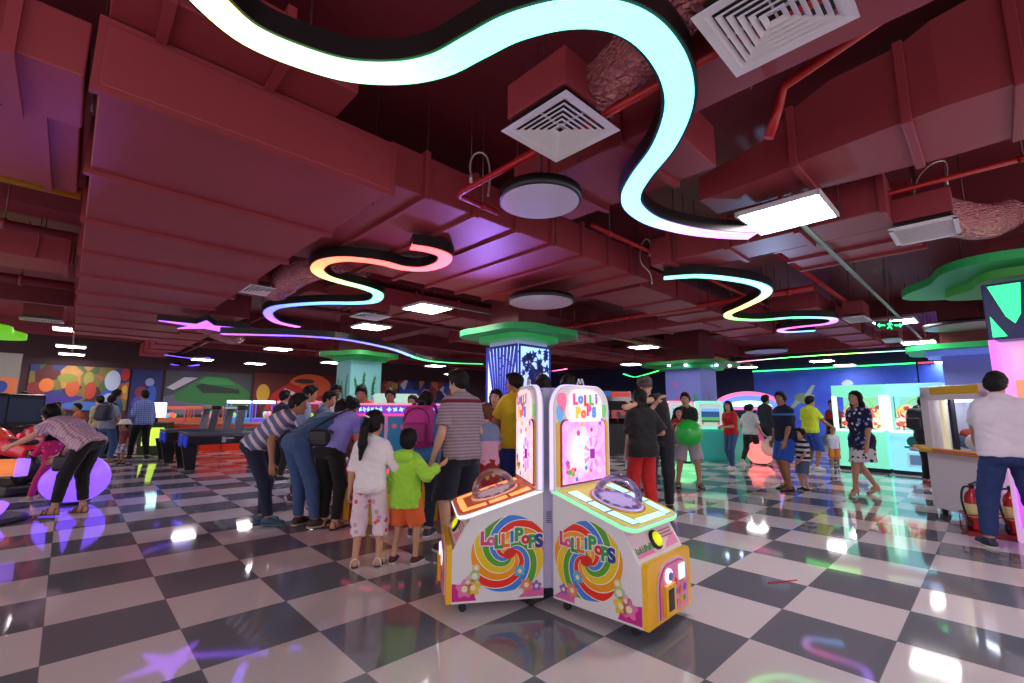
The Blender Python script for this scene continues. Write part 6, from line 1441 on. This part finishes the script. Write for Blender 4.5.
# --- right of the man with the maroon band
p8 = person('young man in plain yellow tee and blue shorts, arms folded', (.07, 5.7, 0), 22, 1.78, lean=2, head=(6, 45), hands=((.0, .24, 1.14), (-.04, .2, 1.17)), poles=((-1, -.2, -.4), (1, -.2, -.4)), feet=((-.1, 0), (.1, 0)), skin=sk2,
            top=dict(m=cloth('#e8cf1c'), sleeve=.75, g=.022, hem=-.1), bottom=dict(m=cloth('#1f3a86'), len=1.1, loose=.02, name='shorts'), shoes=sh('#2a2a30'), hair=dict(kind='short'), vox=.011)
person('woman in red dress with long dark hair facing out of the crowd', (-.2, 6.35, 0), 170, 1.6, lean=2, head=(6, -10), hands=((-.25, .2, 1.0), (.2, .25, 1.05)), skin=sk3, top=dict(m=cloth('#b8182c'), sleeve=.9, dress=True, hem=-.42, flare=.03, bust=True, name='dress'), shoes=dict(kind='heel', m=mat('#801a20', .4)), lift=(.04, .04), hair=dict(kind='long', len=.36), vox=.012, features=True)
person('child with light brown hair in blue grey top and red floral skirt', (-.29, 5.4, 0), 30, 1.4, lean=3, hs=1.2, hands=((-.2, .2, .9), (.2, .28, 1.0)), skin=sk3, top=dict(m=stripe_mat('#e4a8c0', '#e4a8c0', 1., 1., extra=[(.13, 2, '#7d8cb0')]), sleeve=.8), bottom=dict(m=print_mat('#a01a22', '#e8c050', '#2a2a60', 14., .3), skirt=.42, flare=.05, name='skirt'), shoes=sh('#8a3a4a'), hair=dict(kind='short', c='#5a3a26'), vox=.011)
person('dark haired man behind the candy machine, beside the yellow tee', (.37, 5.35, 0), 10, 1.73, skin=sk2, top=dict(m=cloth('#2a3040')), bottom=dict(m=den_d), shoes=sh('#222222'), hair=dict(kind='short'), vox=.015)
person('second dark haired man behind the top of the candy machine', (.66, 5.5, 0), -20, 1.74, skin=sk2, top=dict(m=cloth('#40353a')), bottom=dict(m=den_d), shoes=sh('#222222'), hair=dict(kind='short'), vox=.015)
p9 = person('woman in black tee and red trousers, hugged round the neck', (1.68, 6.02, 0), 12, 1.6, lean=3, head=(0, 30), hands=((-.2, .1, .82), (.2, .18, 1.1)), feet=((-.08, .05), (.1, -.05)), skin=sk1, top=dict(m=cloth('#101014'), sleeve=.95, g=.028, hem=-.14, sflare=.02), bottom=dict(m=cloth('#c81a1e'), loose=.015), shoes=sh('#8a3030'), hair=dict(kind='long', len=.22, c='#100c0b'), vox=.010)
w_ = lambda P_, v: [(P_.inverted() @ G_(v))[i] for i in range(3)]
S_ = 1.78 / (1.475 + .225 * 1.05); Mi = Matrix.Translation((1.98, 6.32, 0)) @ Matrix.Rotation(math.radians(160), 4, 'Z')
tl = [x / S_ for x in w_(Mi, (1.5, 5.92, 1.36))]; tr = [x / S_ for x in w_(Mi, (1.86, 5.98, 1.4))]
p10 = person('tall man in grey cap and black clothes hugging the woman in red trousers', (1.98, 6.32, 0), 160, 1.8, lean=6, side=20, head=(14, 10), hands=(tl, tr), poles=((-.6, -.2, .8), (.6, -.3, -.8)), feet=((-.1, 0), (.1, .05)), skin=sk3, top=dict(m=cloth('#15151a'), sleeve=.6, g=.02, hem=-.12), bottom=dict(m=cloth('#141622')), shoes=sh('#222222'), hair=dict(kind='short', c='#3a2c26'), vox=.010, features=True)
q = MB(); q.lathe([(.098, -.02), (.103, .03), (.09, .075), (.05, .105), (.0, .112)], n=28); q.box((0, .12, -.01), (.13, .1, .012), None, bev=.005); o = q.build('cap', mat('#5e5050', .8)); o['label'] = 'grey cap'; o.parent = p10['body']; o.matrix_local = p10['Mw'].inverted() @ (Matrix.Translation(p10['Hd'] + p10['Rh'] @ G_((0, -.01, .045))) @ p10['Rh'].to_4x4())
hnd = p9['arm'][0][2]; q = MB(); q.box(hnd + G_((.0, .02, -.12)), (.01, .07, .14), None, bev=.004); tag(q.build('phone', mat('#d8d8dc', .3)), 'pale phone held low by the woman in red trousers', 'phone')

# --- middle distance on the right side
p11 = person('man in black tee and pale grey shorts carrying a child and a green ball', (3.1, 8.3, 0), 172, 1.64, lean=2, head=(4, -22), hands=((.0, .26, .95), (.2, .24, .98)), feet=((-.17, .05), (.18, -.05)), skin=sk1, top=dict(m=cloth('#16181a'), sleeve=.8, g=.02), bottom=dict(m=cloth('#b8aab8'), len=1.0, loose=.03, name='shorts', g=.02), shoes=dict(kind='sandal', m=mat('#3a2a22', .5), sole=mat('#2a1f1a', .6)), hair=dict(kind='short'), vox=.012, features=True)
person('toddler in red held on the arm of the man in black', (2.9, 8.1, .72), 165, .86, hs=1.7, seat=.5, hands=((-.2, .2, .75), (.2, .2, .8)), feet=((-.12, .22), (.12, .24)), lift=(.12, .12), skin=sk3, top=dict(m=cloth('#c81e28'), sleeve=1.5), bottom=dict(m=cloth('#c81e28')), shoes=sh('#d8d8d8'), hair=dict(kind='short'), vox=.010, features=True)
q = MB(); q.ball((0, 0, 0), .225, None, 28); o = q.build('green_ball', mat('#28d04a', .3, coat=.4), None, (2.97, 7.86, .95)); tag(o, 'shiny green ball held by the man in black tee', 'ball'); q = MB(); q.cyl((0, 0, .22), (0, 0, .235), .012); q.build('valve', mat('#106a24'), o)
person('woman in red polo and jeans with long dark hair, hands clasped', (5.02, 10.72, 0), 115, 1.55, lean=3, head=(0, 15), hands=((-.05, .3, 1.05), (.05, .3, 1.05)), feet=((-.08, .12), (.1, -.1)), skin=sk1, top=dict(m=cloth('#d01826'), sleeve=.8, bust=True), bottom=dict(m=den), shoes=sh('#e0e0e0'), hair=dict(kind='long', len=.3), vox=.013, features=True)
p12 = person('woman in pale grey tee and black trousers striding away, plastic bag in hand', (5.98, 11.75, 0), -55, 1.53, lean=8, head=(4, 0), hands=((-.22, .2, .95), (.28, .1, .85)), feet=((-.1, -.3), (.1, .28)), lift=(.04, 0), skin=sk1, top=dict(m=cloth('#c2ccd0'), sleeve=.8, g=.02), bottom=dict(m=blkc), shoes=sh('#d8d8d8'), hair=dict(kind='bun'), vox=.013)
q = MB(); q.ball((0, 0, 0), (.2, .12, .22), None, 16); q.ball((.05, 0, .12), (.12, .08, .16), None, 12); o = q.build('plastic_bag', mat('#d8dcd8', .3, alpha=.85), None, p12['arm'][1][2] + G_((.12, -.05, -.32))); tag(o, 'bulging white plastic bag of the striding woman', 'bag'); q = MB(); q.tube(bez([(.0, 0, .22), (-.08, .03, .3), (-.12, .05, .36)], 6), .012, None, 8); q.build('handle', mat('#d8dcd8', .3), o)
person('man in dark navy jacket walking behind the striding woman', (6.9, 12.7, 0), -80, 1.76, lean=3, feet=((-.1, .15), (.1, -.15)), skin=sk2, top=dict(m=cloth('#1c2638'), sleeve=1.9, g=.025), bottom=dict(m=den_d), shoes=sh('#222222'), hair=dict(kind='short'), vox=.016)
person('person in royal blue tee beside the arched pink game', (6.75, 13.4, 0), -120, 1.5, skin=sk1, top=dict(m=cloth('#2a5ab8')), bottom=dict(m=den_d), shoes=sh('#222222'), hair=dict(kind='short'), vox=.018)
navy = stripe_mat('#101a3a', '#101a3a', 1., 1., extra=[(.22, .26, '#3a70c0')])
person('boy in navy football shirt and bright blue shorts beside the striped toddler', (4.74, 8.12, 0), 95, 1.66, lean=2, head=(0, 25), hands=((-.2, .15, .85), (.24, .08, .85)), feet=((-.1, .06), (.11, -.04)), skin=sk2, top=dict(m=navy, sleeve=.95, g=.025, hem=-.1), bottom=dict(m=cloth('#1f58c8'), len=.95, loose=.035, name='shorts', g=.02), shoes=dict(kind='sandal', m=mat('#2a2a30', .5), sole=mat('#202024', .6)), hair=dict(kind='short'), vox=.011, features=True)
person('small boy in black and white striped tee and slate shorts', (4.93, 7.98, 0), 100, 1.04, lean=2, hs=1.45, head=(-4, 0), hands=((-.16, .25, .9), (.2, .22, .92)), feet=((-.12, .03), (.12, -.03)), skin=sk1, top=dict(m=stripe_mat('#e8e8ea', '#14161c', .15, .5), sleeve=.8, g=.028), bottom=dict(m=cloth('#5a6a88'), len=.95, loose=.03, name='shorts', g=.02), shoes=sh('#1a1a20', '#d0d0d0'), hair=dict(kind='short'), vox=.010, features=True)
person('young man in neon yellow shirt behind the boy in navy', (6.86, 10.75, 0), -75, 1.68, lean=3, head=(5, -10), hands=(None, (.25, .35, 1.0)), skin=sk2, top=dict(m=cloth('#cfe830'), sleeve=.75, g=.02), bottom=dict(m=cloth('#1f4ab0'), len=1.1, name='shorts', loose=.02), shoes=sh('#dddddd'), hair=dict(kind='short'), vox=.014)
person('person in red top and black vest standing before the sea mural', (8.5, 12.3, 0), 120, 1.62, skin=sk2, top=dict(m=stripe_mat('#a81a26', '#a81a26', 1., 1., extra=[(-2, .12, '#14141a')]), sleeve=1.0), bottom=dict(m=blkc), shoes=sh('#222222'), hair=dict(kind='short'), vox=.017)
person('little girl in white top and orange shorts near the teal crane machine', (7.36, 10.75, 0), 150, 1.0, hs=1.4, skin=sk1, top=dict(m=cloth('#e0e4f4'), sleeve=.7), bottom=dict(m=cloth('#e08a3a'), len=1.0, name='shorts', loose=.03), shoes=sh('#dddddd'), hair=dict(kind='pony', len=.15), vox=.013)
p13 = person('woman in navy and white flower dress strolling in heels', (5.66, 7.6, 0), 98, 1.66, lean=1, head=(0, 8), hands=((-.2, .1, .82), (.22, -.02, .8)), feet=((-.05, .24), (.07, -.26)), lift=(.055, .055), skin=sk1, top=dict(m=print_mat('#131b4c', '#dfe4f4', '#8f9cd0', 13., .33, split=(.8, '#d8d4da')), sleeve=.95, dress=True, hem=-.38, flare=.02, bust=True, name='dress'), shoes=dict(kind='heel', m=mat('#b08870', .35)), hair=dict(kind='long', len=.3), vox=.010, features=True)
p14 = person('person with a dark backpack half hidden behind the white crane cabinet', (7.62, 8.62, 0), -75, 1.62, lean=3, skin=sk1, top=dict(m=cloth('#22303e'), sleeve=.8), bottom=dict(m=blkc), shoes=sh('#b01a26'), hair=dict(kind='short'), vox=.015)
backpack('dark grey green backpack beside the white crane cabinet', p14, '#26363c', '#182024', .95)
p15 = person('man in white tee and blue jeans standing with his back turned at the pink machine', (4.9, 4.66, 0), -28, 1.74, lean=3, head=(6, -28), hands=((-.1, .42, 1.02), (.25, .4, 1.05)), poles=((-1, -.3, -.5), (1, -.5, -.3)), feet=((-.2, .05), (.2, -.05)), fat=1.1, skin=sk1,
            top=dict(m=cloth('#d8d0de'), sleeve=.8, hem=-.05, g=.022), bottom=dict(m=mat('#22386a', .85, bump=.25, bscale=40.), loose=.008), shoes=sh('#1f2c4a', '#c0b8b0'), hair=dict(kind='short'), vox=.009)

# --- dark side of the hall
p16 = person('woman in pale checked blouse bending over to help the child in magenta', (-5.5, 5.95, 0), 92, 1.63, lean=64, hip=(0, -.14), head=(-2, 0), hands=((-.16, .95, .72), (.22, .4, .72)), poles=((-.3, -.3, -1), (.4, -1, .1)), feet=((-.1, .08), (.12, -.1)), skin=sk1,
             top=dict(m=check_mat('#d3b4c2', '#8a6a86'), sleeve=.55, hem=-.1, g=.025, sflare=.02), bottom=dict(m=blkc, len=1.8), shoes=dict(kind='sandal', m=mat('#6a4a30', .5), sole=mat('#8a6a40', .6)), hair=dict(kind='long', len=.36, hang=True), vox=.009, features=True)
o = p16['arm'][1][1] + G_((-.02, -.06, -.2)); t = thing('handbag', 'black handbag hanging from the bent arm of the woman in checks', 'bag', o)
q = MB(); q.box((0, 0, -.05), (.3, .12, .2), None, bev=.045, seg=4); q.build('bag_body', mat('#0e0d12', .45), t); q = MB(); q.tube(bez([(-.11, 0, .04), (-.05, .03, .2), (.05, .03, .2), (.11, 0, .04)], 6), .01, None, 8); q.build('handle', mat('#0e0d12', .45), t)
person('child in magenta outfit sitting on the violet glowing ball', (-6.2, 6.42, 0), 82, 1.1, hs=1.4, seat=.98, lean=18, head=(15, 0), hands=((-.15, .42, 1.15), (.18, .4, 1.1)), feet=((-.1, .4), (.12, .42)), skin=sk1, top=dict(m=print_mat('#c41c6c', '#f090c0', '#e86aa8', 12., .2), sleeve=1.7, g=.02), bottom=dict(m=cloth('#c41c6c'), len=1.9), shoes=sh('#b08a6a'), hair=dict(kind='pony', len=.2), vox=.011)
p17 = person('woman with navy backpack and jeans in the strolling family', (-9.75, 11.3, 0), 5, 1.62, hands=((-.2, .2, .9), (.25, .1, .85)), feet=((-.1, 0), (.12, .05)), skin=sk2, top=dict(m=cloth('#8f9aae'), sleeve=.8), bottom=dict(m=den), shoes=dict(kind='sandal', m=mat('#6a4a30', .5), sole=mat('#3a2a20', .6)), hair=dict(kind='short'), vox=.014)
backpack('navy backpack on the woman in jeans of the strolling family', p17, '#1c2040', '#141830', .95)
person('tall man in teal blue shirt walking ahead of the navy backpack', (-10.35, 12.1, 0), -10, 1.78, skin=sk2, top=dict(m=cloth('#3a6f96'), sleeve=.8), bottom=dict(m=den_d), shoes=sh('#222222'), hair=dict(kind='short'), vox=.016)
person('person in pale olive shirt looking sideways beside the navy backpack', (-10.15, 11.5, 0), 80, 1.6, skin=sk1, top=dict(m=cloth('#a8a07a'), sleeve=.8), bottom=dict(m=den), shoes=sh('#5a4a3a'), hair=dict(kind='short'), vox=.016, features=True)
p18 = person('child in maroon top and patterned shorts with a white hat', (-9.05, 11.0, 0), 170, .98, hs=1.4, skin=sk2, top=dict(m=cloth('#6a2026'), sleeve=.8), bottom=dict(m=print_mat('#8a8aa0', '#40405a', '#d0d0e0', 14.), len=1.0, loose=.03, name='shorts'), shoes=sh('#222222'), hair=dict(kind='short'), vox=.013, features=True)
q = MB(); q.lathe([(.17, -.01), (.12, .01), (.11, .06), (.08, .1), (0, .11)], n=24); o = q.build('hat', mat('#d8d4cc', .8)); o['label'] = 'white hat'; o.parent = p18['body']; o.matrix_local = p18['Mw'].inverted() @ Matrix.Translation(p18['Hd'] + G_((0, 0, .05)))
person('man in blue check shirt and black trousers standing in profile', (-9.5, 12.05, 0), 60, 1.76, head=(0, 10), hands=((-.22, .2, .95), (.24, .1, .85)), feet=((-.13, .14), (.12, -.12)), skin=sk2, top=dict(m=check_mat('#8aa0d8', '#4a5aa0', 20.), sleeve=1.7, g=.02), bottom=dict(m=blkc), shoes=sh('#181818'), hair=dict(kind='short'), vox=.014, features=True)
person('person in orange top sitting low in front of the crowded mural', (-10.9, 11.8, 0), 150, 1.42, lean=8, skin=sk2, top=dict(m=cloth('#b8562a'), sleeve=.8), bottom=dict(m=den_d), shoes=sh('#222222'), hair=dict(kind='short'), vox=.017)
person('person in dim olive top beside the one in orange', (-11.7, 12.0, 0), -150, 1.45, skin=sk2, top=dict(m=cloth('#6a6450'), sleeve=.8), bottom=dict(m=den_d), shoes=sh('#222222'), hair=dict(kind='short', c='#2a1c14'), vox=.017)
person('person in black seen in the dark behind the red motorbikes', (-9.6, 9.15, 0), 70, 1.62, skin=sk2, top=dict(m=cloth('#14141a'), sleeve=.8), bottom=dict(m=blkc), shoes=sh('#222222'), hair=dict(kind='short'), vox=.016)
# ------------------------------------------------------------------ light
sc = bpy.context.scene
w = bpy.data.worlds.new('world'); sc.world = w; w.use_nodes = True
w.node_tree.nodes['Background'].inputs[0].default_value = (1., .86, .92, 1); w.node_tree.nodes['Background'].inputs[1].default_value = .72
def area(name, loc, size, e, col=(1, .96, .97)):
    l = bpy.data.lights.new(name, 'AREA'); l.energy = e; l.size = size; l.color = col; l.shape = 'SQUARE'
    o = bpy.data.objects.new(name, l); C.objects.link(o); o.location = loc; return o
sc.view_settings.view_transform = 'Standard'; sc.view_settings.look = 'None'; sc.view_settings.gamma = 1; sc.view_settings.use_curve_mapping = False
sc.view_settings.exposure = .9
cy = sc.cycles
cy.use_denoising = True
try: cy.denoiser = 'OPENIMAGEDENOISE'
except Exception: pass
cy.max_bounces = 6; cy.diffuse_bounces = 3; cy.glossy_bounces = 3; cy.transmission_bounces = 4; cy.transparent_max_bounces = 8; cy.sample_clamp_indirect = 4.; cy.caustics_reflective = False; cy.caustics_refractive = False
cy.use_light_tree = True

def spot(name, loc, aim, e, col, ang=70):
    l = bpy.data.lights.new(name, 'SPOT'); l.energy = e; l.color = col; l.spot_size = math.radians(ang); l.spot_blend = .8; l.shadow_soft_size = .08
    o = bpy.data.objects.new(name, l); C.objects.link(o); o.location = loc; o.rotation_euler = (Vector(aim) - Vector(loc)).to_track_quat('-Z', 'Y').to_euler()
# coloured effect lights that play on the ceiling
spot('violet_effect_light', (-.4, 7.0, 1.9), ab(3.2, 3.9, 2.9), 110, (.35, .2, 1.))
spot('violet_effect_light', (-4.6, 4.6, 1.9), ab(-2.2, 3.2, 2.8), 28, (.4, .12, 1.), 80)
spot('blue_effect_light', (4.2, 7.2, 1.9), ab(4.2, .2, 3.0), 50, (.35, .6, 1.), 70)
